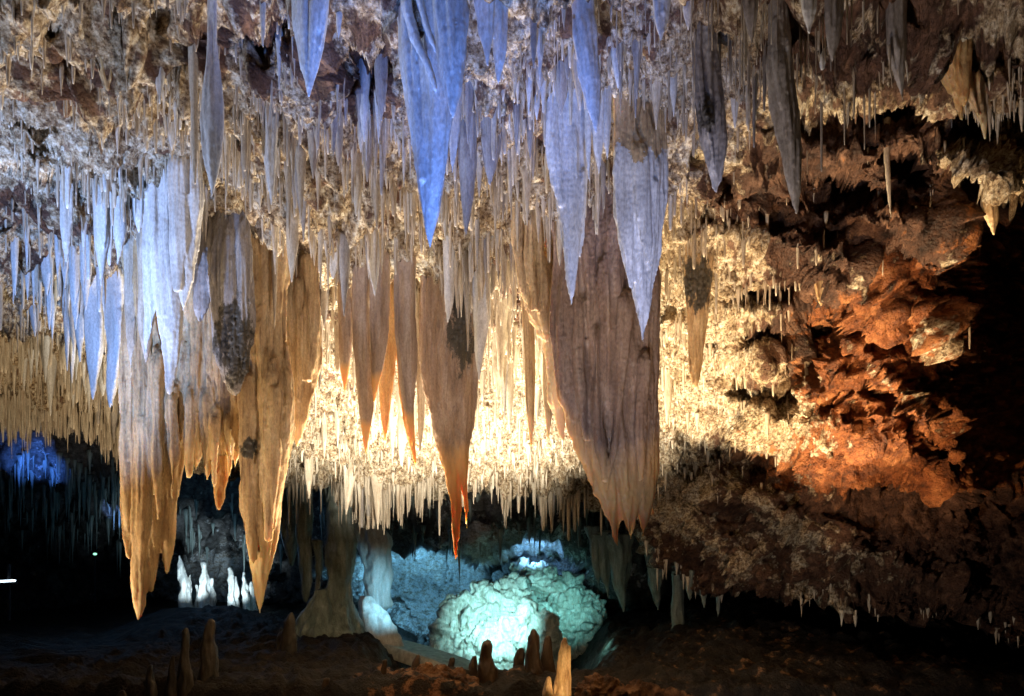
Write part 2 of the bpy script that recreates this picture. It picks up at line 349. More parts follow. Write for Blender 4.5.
# hanging drips swelling out of the ceiling
dr = worley(np.stack([flatP[:, 0]*5.5, flatP[:, 1]*5.5, flatP[:, 2]*0], 1))
drip = np.clip(1-dr*1.7, 0, 1)**1.5*.16*(1-rightw)
n2 = nrm.reshape(-1, 3)
FP = flatP+n2*rel[:, None]; FP[:, 2] -= drip
GF = FP.reshape(G2.shape)
Q = grid_quads(*G2.shape[:2])
# mineral mask: R = bare red-brown rock, G = rust-red rock
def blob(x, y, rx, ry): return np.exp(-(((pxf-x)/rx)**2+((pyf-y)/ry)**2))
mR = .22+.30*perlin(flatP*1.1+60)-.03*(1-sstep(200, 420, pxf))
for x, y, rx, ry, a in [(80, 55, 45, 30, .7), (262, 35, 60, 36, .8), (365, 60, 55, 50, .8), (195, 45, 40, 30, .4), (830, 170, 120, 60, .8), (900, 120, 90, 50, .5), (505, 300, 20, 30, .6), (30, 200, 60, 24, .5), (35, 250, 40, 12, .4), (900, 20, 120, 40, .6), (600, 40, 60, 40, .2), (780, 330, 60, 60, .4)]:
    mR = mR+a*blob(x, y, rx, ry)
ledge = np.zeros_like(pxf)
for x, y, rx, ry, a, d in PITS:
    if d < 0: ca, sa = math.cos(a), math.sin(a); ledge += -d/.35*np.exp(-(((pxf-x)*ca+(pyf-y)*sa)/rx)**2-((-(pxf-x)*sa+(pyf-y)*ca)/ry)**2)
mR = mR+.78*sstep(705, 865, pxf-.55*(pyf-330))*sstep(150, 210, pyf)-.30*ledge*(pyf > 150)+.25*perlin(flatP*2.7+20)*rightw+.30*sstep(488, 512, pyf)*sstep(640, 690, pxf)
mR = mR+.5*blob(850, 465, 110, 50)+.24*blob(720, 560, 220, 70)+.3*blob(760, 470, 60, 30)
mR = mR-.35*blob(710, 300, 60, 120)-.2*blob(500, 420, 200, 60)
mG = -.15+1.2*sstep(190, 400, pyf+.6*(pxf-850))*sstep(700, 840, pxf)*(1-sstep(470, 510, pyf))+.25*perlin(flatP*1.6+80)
mR = np.clip(mR, 0, 1); mG = np.clip(mG, 0, 1)
def add_mineral(m, r, g):
    a = m.color_attributes.new('mineral', 'FLOAT_COLOR', 'POINT')
    c = np.ones((len(r), 4), np.float32); c[:, 0] = r; c[:, 1] = g; c[:, 2] = 0; a.data.foreach_set('color', c.ravel())
qx = pxf[Q[:, 0]]; qy = pyf[Q[:, 0]]
right = (qx > 690+20*np.sin(qy*.02)) & (qy > 135)
lower = right & (qy > 497)
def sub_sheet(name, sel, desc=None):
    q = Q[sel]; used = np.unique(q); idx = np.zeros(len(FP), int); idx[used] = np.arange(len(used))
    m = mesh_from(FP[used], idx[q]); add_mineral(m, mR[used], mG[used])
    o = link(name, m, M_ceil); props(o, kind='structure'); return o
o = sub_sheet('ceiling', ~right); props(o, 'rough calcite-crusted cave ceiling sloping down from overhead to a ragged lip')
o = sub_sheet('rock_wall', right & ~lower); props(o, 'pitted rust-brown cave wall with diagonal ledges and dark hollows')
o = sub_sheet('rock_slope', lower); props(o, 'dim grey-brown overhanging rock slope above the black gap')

# ------------------------------------------------------------------ the far chamber
fx = np.concatenate([np.arange(-700, -40, 16), np.arange(-40, 1070, 2.6), np.arange(1070, 1700, 16)])
fy = np.arange(330, 760, 2.6)
FX, FY = np.meshgrid(fx, fy)
FT_R = np.array([330, 400, 450, 500, 540, 580, 620, 700, 760], float)
FTAB = {-700: [19, 19.5, 20.5, 22, 26, 29, 29, 29, 29], 0: [19, 19.5, 20.5, 22, 26, 29, 29, 29, 29], 120: [19, 19.5, 20.5, 22.5, 26, 29, 29, 29, 29],
        180: [18, 19, 20, 21, 22, 24, 25, 26, 26], 290: [17.5, 18, 18.5, 19, 20, 22, 23, 24, 24], 380: [16.5, 17, 17.3, 17.6, 18.2, 21.5, 21.5, 22, 22],
        500: [16.5, 16.8, 17, 17.3, 17.9, 22, 22, 22, 22], 600: [16.5, 16.8, 17, 17.2, 17.6, 19.5, 20.5, 21, 21], 660: [16.5, 16.8, 17, 17.2, 17.8, 19, 21, 22, 22],
        740: [17, 17, 17, 17.5, 18, 22, 24, 24, 24], 1700: [17, 17, 17, 17.5, 18, 22, 24, 24, 24]}
k_ = sorted(FTAB); 
A = np.array([np.interp(fy, FT_R, FTAB[k]) for k in k_])            # columns x rows
FD = np.array([np.interp(fx, k_, A[:, r]) for r in range(len(fy))])
# the small grotto's arch: rock in front above it, hollow behind
def arch(x, y, cx, cy, rx, ry): return np.exp(-(((x-cx)/rx)**2+((y-cy)/ry)**2)**2)
FD = FD+2.2*arch(FX, FY, 425, 590, 48, 50)+1.8*arch(FX, FY, 545, 565, 62, 28)-.9*arch(FX, FY, 478, 545, 18, 28)
GB = np.stack([(FX-CX)/F*FD, FD, (HY-FY)/F*FD], -1)
nb = sheet_normals(GB); sg = np.sign((nb*(-GB)).sum(-1)); nb = nb*sg[..., None]
pb = GB.reshape(-1, 3)
rb = .30*fbm(pb*.6+5, 2)+.28*billow(pb*1.2+9, 3)+.14*billow(pb*3.1, 2)+.16*(.5-worley(pb*np.array([2.6, 2.6, 1.6])))+.12*(.4-np.abs(perlin(pb*5.5)))+.07*(.4-np.abs(perlin(pb*11)))
PB = pb+nb.reshape(-1, 3)*rb[:, None]
drb = worley(np.stack([pb[:, 0]*2.6, pb[:, 1]*2.6, pb[:, 2]*0], 1))
PB[:, 2] -= np.clip(1-drb*1.5, 0, 1)**1.4*.5*(1-sstep(520, 560, FY.ravel()))
m = mesh_from(PB, grid_quads(*FX.shape))
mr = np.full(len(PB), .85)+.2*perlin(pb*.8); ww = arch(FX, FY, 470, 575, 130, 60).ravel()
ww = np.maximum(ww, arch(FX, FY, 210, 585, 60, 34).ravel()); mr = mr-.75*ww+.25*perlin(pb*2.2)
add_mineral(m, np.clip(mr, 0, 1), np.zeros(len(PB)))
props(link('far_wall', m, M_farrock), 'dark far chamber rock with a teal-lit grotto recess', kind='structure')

# ------------------------------------------------------------------ floor
gx = np.concatenate([np.arange(-16, -7, .35), np.arange(-7, 7.5, .05), np.arange(7.5, 17, .35)])
gy = np.concatenate([np.arange(-3, 7, .35), np.arange(7, 19, .05), np.arange(19, 31, .3)])
XX, YY = np.meshgrid(gx, gy)
def floor_base(x, y):
    px = CX+x/y.clip(1)*F
    z = -2.75+.95*sstep(9.3, 9.6, y)+0*x
    dip = sstep(10.3, 12.5, y)*sstep(360, 430, px)*(1-sstep(560, 620, px))
    z = z-1.15*dip
    z = z+.10*np.exp(-((px-430)/60)**2-((y-9.9)/.5)**2)
    z = z+.55*sstep(9, 14, y)*sstep(620, 760, px)*(1-.6*sstep(900, 1050, px))   # the bank at right
    z = z-.35*sstep(9, 20, y)*(1-sstep(90, 170, px))+.42*np.exp(-((y-16.5)/1.2)**2-((px-205)/75)**2)
    return z
def floor_relief(p): return .10*fbm(p*1.1+70, 2)+.09*billow(p*2.3+5, 3)+.04*(.5-worley(p*5))+.02*perlin(p*14)
pf = np.stack([XX.ravel(), YY.ravel(), floor_base(XX.ravel(), YY.ravel())], 1)
rf = floor_relief(pf); pf2 = pf.copy(); pf2[:, 2] += rf
m = mesh_from(pf2, grid_quads(*XX.shape)[:, ::-1])
px_f = CX+pf[:, 0]/pf[:, 1].clip(1)*F
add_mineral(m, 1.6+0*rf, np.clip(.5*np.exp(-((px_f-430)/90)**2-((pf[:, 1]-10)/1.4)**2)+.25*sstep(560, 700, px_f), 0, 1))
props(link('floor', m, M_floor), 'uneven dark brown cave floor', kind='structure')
def floor_z(x, y):
    p = np.array([[x, y, float(floor_base(np.array([float(x)]), np.array([float(y)]))[0])]]); return p[0, 2]+float(floor_relief(p)[0])

# ------------------------------------------------------------------ hero stalactites, traced row by row as (x, row, half width) at a real distance
_rr = np.arange(-380, 600, 4.0)
def ceil_z(x, D):
    d = ceilD(CX+x/D*F+0*_rr, _rr); k = np.where(d >= D)[0]
    return (HY-_rr[k[0]])/F*D if len(k) else 1.0
def world_ctrl(rows, D, up=.35, dd=0, attach=True, rib=False):
    if up < .3: p = W(rows[0][0], rows[0][1], D+dd); return [(p[0], p[1], p[2]+up, rows[0][2]*D/F*2)]+[(*W(a, b, D+dd), max(c_, .8)*D/F) for a, b, c_ in rows]
    c = []
    for (px, py, hw) in rows:
        p = W(px, py, D+dd); c.append((p[0], p[1], p[2], max(hw, .8)*D/F))
    if rib:
        x, y, z, r = c[0]; c = [(x, y-dd*.9, z+.3, r*.25)]+c
    elif attach:
        x, y, z, r = c[0]; zc = ceil_z(x, y)+.15
        if zc > z+up: c = [(x, y, zc, r*1.2), (x, y, z+.3*(zc-z), r*1.05)]+c
        else: c = [(x, y, z+up, r*1.15)]+c
    return c
RECT = []      # (name, label-short, x0, x1, y0, y1, D) for relational labels and for keeping small ones clear
G_ALL = None
def take_part(o, name, mask, mat, label=None, base=None):
    m = o.data; n = len(m.vertices); co = np.empty(n*3, np.float32); m.vertices.foreach_get('co', co); co = co.reshape(-1, 3)
    nl = len(m.loops); lv = np.empty(nl, np.int32); m.loops.foreach_get('vertex_index', lv)
    ls = np.empty(len(m.polygons), np.int32); lt = np.empty(len(m.polygons), np.int32); m.polygons.foreach_get('loop_start', ls); m.polygons.foreach_get('loop_total', lt)
    fm = mask[lv[ls]]; am = np.empty(n, np.float32); m.attributes['amber'].data.foreach_get('value', am)
    ms = np.empty(n, np.float32); m.attributes['mossy'].data.foreach_get('value', ms)
    nr = np.empty(n*3, np.float32); m.vertex_normals.foreach_get('vector', nr); nr = nr.reshape(-1, 3)
    def build(fsel):
        q4 = fsel & (lt == 4); q3 = fsel & (lt == 3)
        Qx = lv[ls[q4][:, None]+np.arange(4)]; Tx = lv[ls[q3][:, None]+np.arange(3)]
        used = np.unique(np.concatenate([Qx.ravel(), Tx.ravel()])); idx = np.zeros(n, int); idx[used] = np.arange(len(used))
        mm = mesh_from(co[used], idx[Qx], T=idx[Tx] if len(Tx) else None)
        a = mm.attributes.new('amber', 'FLOAT', 'POINT'); a.data.foreach_set('value', am[used])
        a = mm.attributes.new('mossy', 'FLOAT', 'POINT'); a.data.foreach_set('value', ms[used])
        mm.normals_split_custom_set_from_vertices(nr[used].tolist()); return mm
    if fm.sum() < 4: return None
    # connected pieces of the masked faces; crumbs stay with the body, every real piece becomes a part of its own
    fi = np.where(fm)[0]; lab_ = np.arange(n)
    c4 = np.minimum(np.arange(4)[None, :], lt[fi][:, None]-1); fv = lv[ls[fi][:, None]+c4]
    for _ in range(400):
        mn = lab_[fv].min(1); new = lab_.copy(); np.minimum.at(new, fv.ravel(), np.repeat(mn, 4)); new = new[new]
        if (new == lab_).all(): break
        lab_ = new
    fl = lab_[fv[:, 0]]; u, cnt = np.unique(fl, return_counts=True); keep = [int(k) for k, c_ in zip(u, cnt) if c_ > max(60, .04*cnt.max())]
    fm = np.zeros(len(fm), bool); fm[fi[np.isin(fl, keep)]] = True
    mo = build(~fm); out = []
    for k in keep:
        sel = np.zeros(len(fm), bool); sel[fi[fl == k]] = True; out.append(build(sel)); mo.name = m.name
    for mt_ in m.materials: mo.materials.append(mt_)
    o.data = mo
    for mp in out:
        mp.materials.append(mat); mp.name = name
        c = bpy.data.objects.new(name, mp); col.objects.link(c); c.parent = o
        if label: c['label'] = label
def moss(x, y, rx, ry, label='dark mossy patch'): return ('moss', x, y, rx, ry, label)
def hem(pxs, rows, w=35, name='tip', label='tip tinted with amber backlight glow'): return ('hem', pxs, rows, w, name, label)  # marks where the painted backlight glow begins
def hero(name, label, cat, spikes, D=None, mat=None, flat=.7, seg=22, voxel=None, relief=.0045, group=None, short=None, parts=(), up=.35, sx=26, feats=(), ribs=1.0):
    """spikes: list of (rows, depth offset[, flat]); parts: (name, rows, depth offset, material[, label, relief])"""
    top = spikes[0][0][0]
    if D is None: D = float(ceilD(top[0], max(top[1], 0)))
    step = max(.012, D/F*3)
    tl = []
    for k, sp in enumerate(spikes):
        rows, dd = sp[0], sp[1]; fl = sp[2] if len(sp) > 2 else flat
        tl.append(tube(world_ctrl(rows, D, up, dd, rib=(k > 0 and rows[0][1] > spikes[0][0][0][1]+55) or (k > 0 and dd <= -.1)), seg=seg, step=step, flat=fl, seed=hash_(name, label, k), flute=.16, rough=.035))
    rr_ = np.random.default_rng(int(hash_(label)*31) % 99991)
    for k, sp in enumerate(spikes):
        rows, dd = sp[0], sp[1]; fl = sp[2] if len(sp) > 2 else flat; A_ = np.array(rows, float); mw = A_[:, 2].max()
        if dd <= -.1: continue
        y0, y1 = A_[0, 1], A_[-1, 1]
        for _ in range(int(mw/2.6*ribs)):
            u0 = rr_.uniform(-.95, .95); ya = rr_.uniform(y0, y0+.35*(y1-y0)); yb = ya+(y1-ya)*rr_.uniform(.35, .93); n_ = 7
            rw = mw*rr_.uniform(.10, .27); c = []
            for q in range(n_):
                t = q/(n_-1); y_ = ya+(yb-ya)*t; hw = np.interp(y_, A_[:, 1], A_[:, 2]); cx = np.interp(y_, A_[:, 1], A_[:, 0])
                u = u0*(1-.12*t); w_ = max(.5, min(rw, hw*.5)*(1.1-.75*t**1.5))*(.35 if q in (0,) else 1)
                p = W(cx+u*hw*.97, y_, D+dd-(fl*hw*math.sqrt(max(0, 1-u*u))*.96)*D/F); c.append((*p, w_*D/F))
            p = c[-1]; c.append((p[0], p[1]+.3*w_*D/F, p[2]-rr_.uniform(2, 9)*D/F, .5*D/F))
            tl.append(tube(c, seg=10, step=step, flat=1, seed=rr_.uniform(0, 900), flute=.12, rough=.10))
    V, Qd, T = merge(tl); m = mesh_from(V, Qd, T=T)
    vx = voxel or max(.006, D/F*1.25)
    m = remesh(m, vx); displace(m, drip_relief(relief, sx=sx, sz=.85))
    base = W(top[0], top[1], D)
    ye = max(sp[0][-1][1] for sp in spikes)
    if not feats and mat in (M_rose, M_tan, M_mauve) and ye-top[1] > 60: feats = (hem([0, 1024], [ye-16-.08*(ye-top[1])]*2, 16),)  # plain long ones get the painted glow at their tip too
    co = np.empty(len(m.vertices)*3, np.float32); m.vertices.foreach_get('co', co); co = co.reshape(-1, 3).astype(float)
    ppx = CX+co[:, 0]/co[:, 1]*F; ppy = HY-co[:, 2]/co[:, 1]*F; amber_glow = np.zeros(len(co)); msa = np.zeros(len(co)); todo = []
    for ft in feats:
        if ft[0] == 'moss':
            _, x, y, rx, ry, lb = ft
            q = ((ppx-x)/rx)**2+((ppy-y)/ry)**2+.9*perlin(co*np.array([11, 11, 4]))+.7*perlin(co*np.array([34, 34, 12])); mk = (q < .55) & (co[:, 1] < D+.03); msa = np.maximum(msa, np.clip(1.12-.42*q, 0, 1)*(co[:, 1] < D+.06))
            rough_ = np.clip(1.0-q, 0, 1)*(co[:, 1] < D+.03)
            displace(m, lambda p: rough_*(.016*perlin(p*34)+.012*perlin(p*80)+.006))
            todo.append(('moss_patch', mk, mat, lb))
        elif ft[0] == 'zone':
            _, y_, pm_, nm_ = ft; todo.append((nm_, ppy < y_+16*perlin(co*np.array([14, 14, 3]))+5*perlin(co*60), pm_, None))
        else:
            _, hx, hr, w_, nm_, lb = ft; hh = np.interp(ppx, hx, hr); amber_glow = np.maximum(amber_glow, sstep(-w_, w_*.6, ppy-hh))  # colour ramps to amber downwards, standing in for light through thin calcite
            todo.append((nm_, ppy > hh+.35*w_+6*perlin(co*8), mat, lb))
    a_ = m.attributes.new('amber', 'FLOAT', 'POINT'); a_.data.foreach_set('value', amber_glow.astype(np.float32))
    a_ = m.attributes.new('mossy', 'FLOAT', 'POINT'); a_.data.foreach_set('value', msa.astype(np.float32))
    o = link(name, m, mat, loc=base); props(o, label, cat, group)
    todo_done = np.zeros(len(co), bool)
    for nm_, mk, pm_, lb in todo:
        # masks are matched again by position after every cut
        cc = np.empty(len(o.data.vertices)*3, np.float32); o.data.vertices.foreach_get('co', cc)
        if len(cc) != len(co)*3:
            tree = {tuple(v): i for i, v in enumerate(np.round(full_co, 5).tolist())}
            mk = np.array([mk[tree.get(tuple(v), 0)] for v in np.round(cc.reshape(-1, 3), 5).tolist()])
        else: full_co = cc.reshape(-1, 3).copy()
        take_part(o, nm_, mk, pm_, lb)
    for k, pt in enumerate(parts):
        nm, rows, dd, pm = pt[:4]; lab = pt[4] if len(pt) > 4 else None; rl = pt[5] if len(pt) > 5 else relief; att = pt[6] if len(pt) > 6 else False
        V, Qd, T = tube(world_ctrl(rows, D, up, dd, att), seg=seg, step=step, flat=pt[7] if len(pt) > 7 else .7, seed=hash_(name, label, 40+k), flute=.2, rough=.08)
        pmh = remesh(mesh_from(V, Qd, T=T), vx); displace(pmh, drip_relief(rl, sx=sx) if pm is not M_moss else (lambda p: rl*(1.6*(np.abs(perlin(p*22)))+1.0*perlin(p*48)+.9*perlin(p*40))))
        po = link(nm, pmh, pm, parent=o, loc=base)
        if lab: po['label'] = lab
    xs_ = [r[0]-r[2] for s in spikes for r in s[0]]+[r[0]+r[2] for s in spikes for r in s[0]]; ys_ = [r[1] for s in spikes for r in s[0]]
    RECT.append((short, min(xs_), max(xs_), min(ys_), max(ys_), D))
    return o
def hash_(*a):
    s = 0
    for ch in repr(a): s = (s*131+ord(ch)) % 100003
    return s/97.0

ST = 'stalactite'; DP = 'drapery'
G_BLUE = 'large stalactites nearest the camera, lit blue'
# --- near ones, washed in blue light
hero('stalactite', 'short broad blue-lit spear stalactite alone against dark brown ceiling at the top edge', ST,
     [([(312, -60, 19), (312, 0, 18), (311, 30, 16), (310, 60, 11), (309, 85, 4), (309, 97, 1)], 0)], 3.9, M_white, group=G_BLUE, short='short broad blue spear')
hero('stalactite', 'longest bright blue-lit stalactite, a broad smooth blade with folded upper left side', ST,
     [([(430, -60, 33), (430, 0, 31), (431, 60, 28), (434, 120, 22), (433, 150, 18), (431, 200, 11), (430, 232, 5), (430, 248, 1)], 0),
      ([(410, -60, 12), (410, 0, 11), (410, 60, 8), (418, 130, 5), (422, 180, 3)], -.05)], 4.0, M_white, group=G_BLUE, short='longest blue blade',
     parts=[('fold', [(404, -50, 6), (407, 10, 5), (416, 40, 4.5), (428, 65, 4), (436, 90, 2)], -.13, M_white, None, .005, True), ('fold', [(416, -50, 6), (420, 0, 5), (428, 30, 4), (436, 52, 2)], -.14, M_white, None, .005, True)])
hero('stalactite', 'blue-lit pointed stalactite overlapping the upper right of the longest blue blade', ST,
     [([(451, -60, 19), (451, 0, 18), (452, 50, 16), (453, 90, 9), (453, 118, 1)], 0)], 3.7, M_white, group=G_BLUE, short='overlapping blue point')
hero('stalactite', 'slim grey-blue stalactite showing just below the overlapping blue point', ST,
     [([(455, 20, 9), (454, 80, 8), (453, 130, 6), (452, 173, 1)], 0)], 4.3, M_white, group=G_BLUE, short='slim grey-blue point')
hero('stalactite', 'shorter left one of the two blue-lit stalactites beside the longest blue blade', ST,
     [([(484, -60, 12), (484, 0, 10), (486, 35, 7), (488, 66, 1)], 0)], 3.95, M_white, group=G_BLUE, short='short blue twin')
hero('stalactite', 'longer right one of the two blue-lit stalactites beside the longest blue blade', ST,
     [([(498, -60, 10), (498, 0, 9), (499, 50, 7), (498, 84, 1)], 0)], 4.0, M_white, group=G_BLUE, short='longer blue twin')
hero('stalactite', 'small bright blue stub at the top edge above the tan-topped drapery', ST,
     [([(661, -60, 12), (662, 0, 10), (661, 22, 7), (661, 41, 1)], 0)], 3.8, M_white, group=G_BLUE, short='small blue stub')
hero('stalactite', 'bright blue slanting spear stalactite hanging over the top of the brown curtain', ST,
     [([(583, 10, 12), (586, 40, 12), (592, 80, 11), (595, 110, 6), (596, 133, 1)], 0)], 4.1, M_white, group=G_BLUE, short='slanting blue spear')
hero('stalactite', 'thin dark blue rod beside the short broad blue spear', ST,
     [([(339, -50, 4), (339, 5, 4), (339, 25, 3), (339, 41, 1)], 0)], 4.0, M_white, group=G_BLUE, short='thin blue rod')
hero('drapery', 'blue-lit leaf-shaped drapery with a long left point over the brown curtain', DP,
     [([(568, 122, 17), (570, 170, 16), (572, 220, 12), (571, 260, 8), (571, 290, 4), (571, 305, 1)], 0, .45),
      ([(553, 125, 8), (555, 150, 9), (558, 180, 7), (561, 205, 3)], -.05, .5), ([(581, 160, 8), (581, 220, 5), (580, 258, 1)], .03, .5)], 5.0, M_white, short='left blue drapery', relief=.009, ribs=1.6)
hero('drapery', 'pale blue drapery with tan upper part and two long points, over the great brown curtain', DP,
     [([(637, 85, 21), (637, 110, 21), (638, 180, 24), (641, 220, 22), (643, 260, 14), (643, 300, 9), (643, 325, 4), (643, 342, 1)], 0, .45),
      ([(622, 140, 9), (624, 200, 11), (629, 250, 8), (632, 280, 4), (632, 293, 1)], -.06, .5), ([(654, 130, 11), (656, 200, 9), (652, 260, 7), (648, 300, 3)], .02, .5),
      ([(640, 150, 8), (643, 200, 8), (646, 240, 5), (647, 262, 2)], -.1, .5)], 5.0, M_white, short='tan-topped drapery', relief=.010, ribs=1.8, feats=[('zone', 152, M_tan, 'upper_drapery')])
for (x, y0, y1, w, lab) in [(598, 118, 174, 7, 'small grey point hanging midway between the two blue draperies'), (588, 128, 180, 4, 'thin grey spike just right of the left blue drapery'), (606, 120, 160, 5, 'small grey point just left of the tan-topped drapery')]:
    hero('stalactite', lab, ST, [([(x, y0, w), (x, (y0+y1)/2, w*.7), (x+1, y1, 1)], 0)], 4.9, M_white, short=lab)
hero('stalactite', 'tall grey-blue stalactite, thin above and swollen below, at the upper left', ST,
     [([(214, -60, 4), (213, 0, 4), (213, 50, 5), (212, 85, 9), (211, 125, 12), (212, 160, 9), (212, 184, 4), (212, 196, 1)], 0)], 4.2, M_white, short='tall swollen grey-blue stalactite')
hero('stalactite', 'stubby brown-tipped stalactite in the dark pocket at the upper left', ST,
     [([(107, 38, 10), (107, 60, 9), (108, 78, 6), (108, 90, 2)], 0)], None, M_tan, short='stubby brown stalactite')
hero('stalactite', 'narrow blue-white point right of the stubby brown stalactite', ST,
     [([(160, 48, 5), (160, 75, 5), (160, 104, 1)], 0)], None, M_white, short='narrow blue-white point')
hero('stalactite', 'slim tan stick stalactite just left of the tall swollen grey-blue one', ST,
     [([(194, 88, 4), (194, 140, 4), (195, 184, 1)], 0)], 4.6, M_cream, short='slim tan stick')
hero('stalactite', 'small white-blue fang on the streaked rock at the far left', ST,
     [([(68, 136, 6), (67, 152, 4), (66, 169, 1)], 0)], None, M_white, short='white-blue fang')
hero('stalactite', 'thin tan spike at the top edge, left of the short broad blue spear', ST,
     [([(263, -40, 4), (263, 10, 3), (263, 47, 1)], 0)], 4.1, M_cream, short='thin tan top spike')
hero('stalactite', 'small tan tooth at the top edge touching the longest blue blade', ST,
     [([(394, -40, 8), (394, 8, 7), (395, 30, 2)], 0)], 4.2, M_cream, short='tan tooth')
hero('stalactite', 'slim blue-grey stalactite below and left of the short broad blue spear', ST,
     [([(270, 108, 9), (270, 150, 7), (271, 185, 4), (271, 205, 1)], 0)], None, M_white, short='slim blue-grey stalactite')
hero('stalactite', 'grey stalactite right beside the lower half of the longest blue blade', ST,
     [([(468, 118, 8), (468, 160, 9), (467, 200, 6), (466, 236, 1)], 0)], None, M_grey, short='grey companion')
hero('stalactite', 'broad short grey bulb stalactite right of the grey companion of the longest blade', ST,
     [([(491, 118, 10), (492, 150, 9), (491, 170, 5), (490, 185, 1)], 0)], None, M_grey, short='grey bulb')
hero('stalactite', 'narrow mauve-grey stalactite left of the longest blue blade at mid height', ST,
     [([(381, 68, 7), (381, 95, 5), (381, 121, 1)], 0)], None, M_grey, short='narrow mauve stalactite')
# --- left draperies
hero('drapery', 'tall pale blue drapery with several folds left of the tan upper curtain', DP,
     [([(163, 130, 13), (163, 200, 14), (166, 260, 15), (170, 320, 13), (171, 360, 8), (170, 393, 2)], 0, .5), ([(190, 148, 12), (192, 200, 13), (188, 250, 11), (184, 290, 6), (183, 312, 1)], -.08, .5),
      ([(150, 230, 9), (152, 300, 8), (147, 335, 4), (145, 355, 1)], .05, .5), ([(176, 160, 10), (178, 240, 9), (177, 290, 4)], -.14, .5)], 6.0, M_white, short='pale blue folded drapery', relief=.013, sx=20, ribs=1.6)
for (rows, D, lab, mt) in [
    ([(101, 172, 9), (102, 240, 8), (101, 286, 1)], 6.3, 'long blue-white stalactite two places left of the pale blue folded drapery', M_white),
    ([(119, 172, 7), (120, 230, 6), (118, 264, 1)], 6.3, 'blue-white stalactite immediately left of the pale blue folded drapery', M_white),
    ([(93, 285, 10), (94, 345, 9), (93, 400, 1)], 8.0, 'pale blue stalactite ending level with the top of the tan left curtain, leftmost large one', M_white),
    ([(114, 290, 11), (116, 350, 9), (112, 390, 5), (110, 408, 1)], 7.9, 'pale blue stalactite beside the upper left corner of the tan left curtain', M_white),
    ([(79, 280, 7), (80, 330, 5), (80, 362, 1)], 8.2, 'small pale blue stalactite at the edge of the fine tan fringe', M_white),
    ([(67, 192, 6), (66, 230, 5), (66, 262, 1)], None, 'short white-blue stalactite below the white-blue fang', M_white),
    ([(132, 300, 7), (132, 340, 5), (131, 368, 1)], 6.9, 'cream tooth over the upper left corner of the tan left curtain', M_cream),
    ([(145, 320, 7), (146, 345, 5), (146, 362, 1)], 6.7, 'cream tooth just right of another over the tan left curtain', M_cream)]:
    hero('stalactite', lab, ST, [(rows, 0)], D, mt, short=None)
hero('drapery', 'large tan left curtain with long blunt points, ridged and glowing amber at its hem', DP,
     [([(132, 320, 10), (131, 400, 10), (131, 480, 10), (130, 530, 8), (130, 557, 4)], 0, .8),
      ([(146, 330, 11), (146, 420, 11), (150, 500, 10), (152, 560, 7), (151, 592, 2)], -.05, .8),
      ([(142, 420, 8), (142, 520, 8), (140, 570, 7), (139, 605, 5.5), (139, 617, 3)], -.1, .8),
      ([(165, 330, 12), (166, 440, 11), (167, 520, 9), (168, 550, 6), (167, 573, 1)], 0, .8),
      ([(183, 300, 13), (180, 400, 13), (178, 460, 7), (178, 497, 1)], .06, .8), ([(200, 290, 14), (198, 400, 12), (197, 450, 6), (196, 470, 1)], .02, .8),
      ([(218, 300, 14), (220, 400, 13), (222, 450, 9), (224, 483, 1)], .05, .8), ([(208, 400, 8), (208, 455, 6), (207, 480, 1)], -.04, .8),
      ([(236, 300, 12), (236, 400, 11), (236, 440, 6), (235, 468, 1)], .0, .8), ([(190, 400, 6), (190, 450, 5), (189, 476, 1)], -.1, .8), ([(172, 400, 6), (173, 460, 5), (172, 492, 1)], -.12, .8),
      ([(157, 360, 6), (157, 450, 5), (158, 500, 3), (158, 520, 1)], -.14, .8), ([(228, 420, 5), (229, 455, 4), (229, 476, 1)], -.08, .8), ([(215, 420, 5), (214, 460, 4), (214, 486, 1)], -.1, .8)],
     7.0, M_tan, short='tan left curtain', relief=.021, sx=13, ribs=.9,
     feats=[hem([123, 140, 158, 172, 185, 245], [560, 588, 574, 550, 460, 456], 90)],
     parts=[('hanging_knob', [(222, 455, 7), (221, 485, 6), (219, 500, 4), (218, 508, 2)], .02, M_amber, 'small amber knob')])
hero('stalactite', 'massive tan stalactite with a long amber point, right neighbour of the tan left curtain', ST,
     [([(264, 320, 22), (267, 390, 26), (266, 440, 24), (262, 500, 19), (261, 550, 12), (260, 585, 6), (260, 614, 1)], 0, .7), ([(247, 380, 8), (247, 450, 7), (250, 510, 6), (253, 560, 4)], -.14, .8),
      ([(285, 380, 9), (286, 430, 6), (284, 470, 2)], -.05, .8), ([(272, 390, 9), (272, 470, 7), (268, 540, 4)], -.15, .8)], 6.9, M_tan, short='massive amber-pointed stalactite', relief=.017, sx=14, ribs=.9,
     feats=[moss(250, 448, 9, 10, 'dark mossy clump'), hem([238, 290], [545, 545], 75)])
hero('drapery', 'grey-pink bell-shaped drapery with a big dark mossy patch over the tan left curtain', DP,
     [([(232, 195, 12), (230, 235, 20), (229, 280, 23), (231, 330, 21), (234, 370, 14), (235, 392, 5)], 0, .6), ([(205, 240, 8), (203, 280, 9), (201, 310, 6), (200, 322, 1)], .04, .6)],
     6.5, M_grey, short='mossy bell drapery', relief=.016, ribs=1.5, feats=[moss(234, 344, 21, 44)])
hero('stalactite', 'wide pinkish-tan stalactite with blunt foot right of the massive amber-pointed one', ST,
     [([(298, 255, 15), (300, 310, 19), (303, 365, 17), (299, 400, 12), (298, 430, 6), (297, 446, 1)], 0, .7), ([(309, 260, 10), (311, 330, 8), (308, 380, 4)], -.1, .8)], 7.3, M_tan, short='wide pinkish-tan stalactite', relief=.010, feats=[hem([280, 320], [425, 425], 25)])
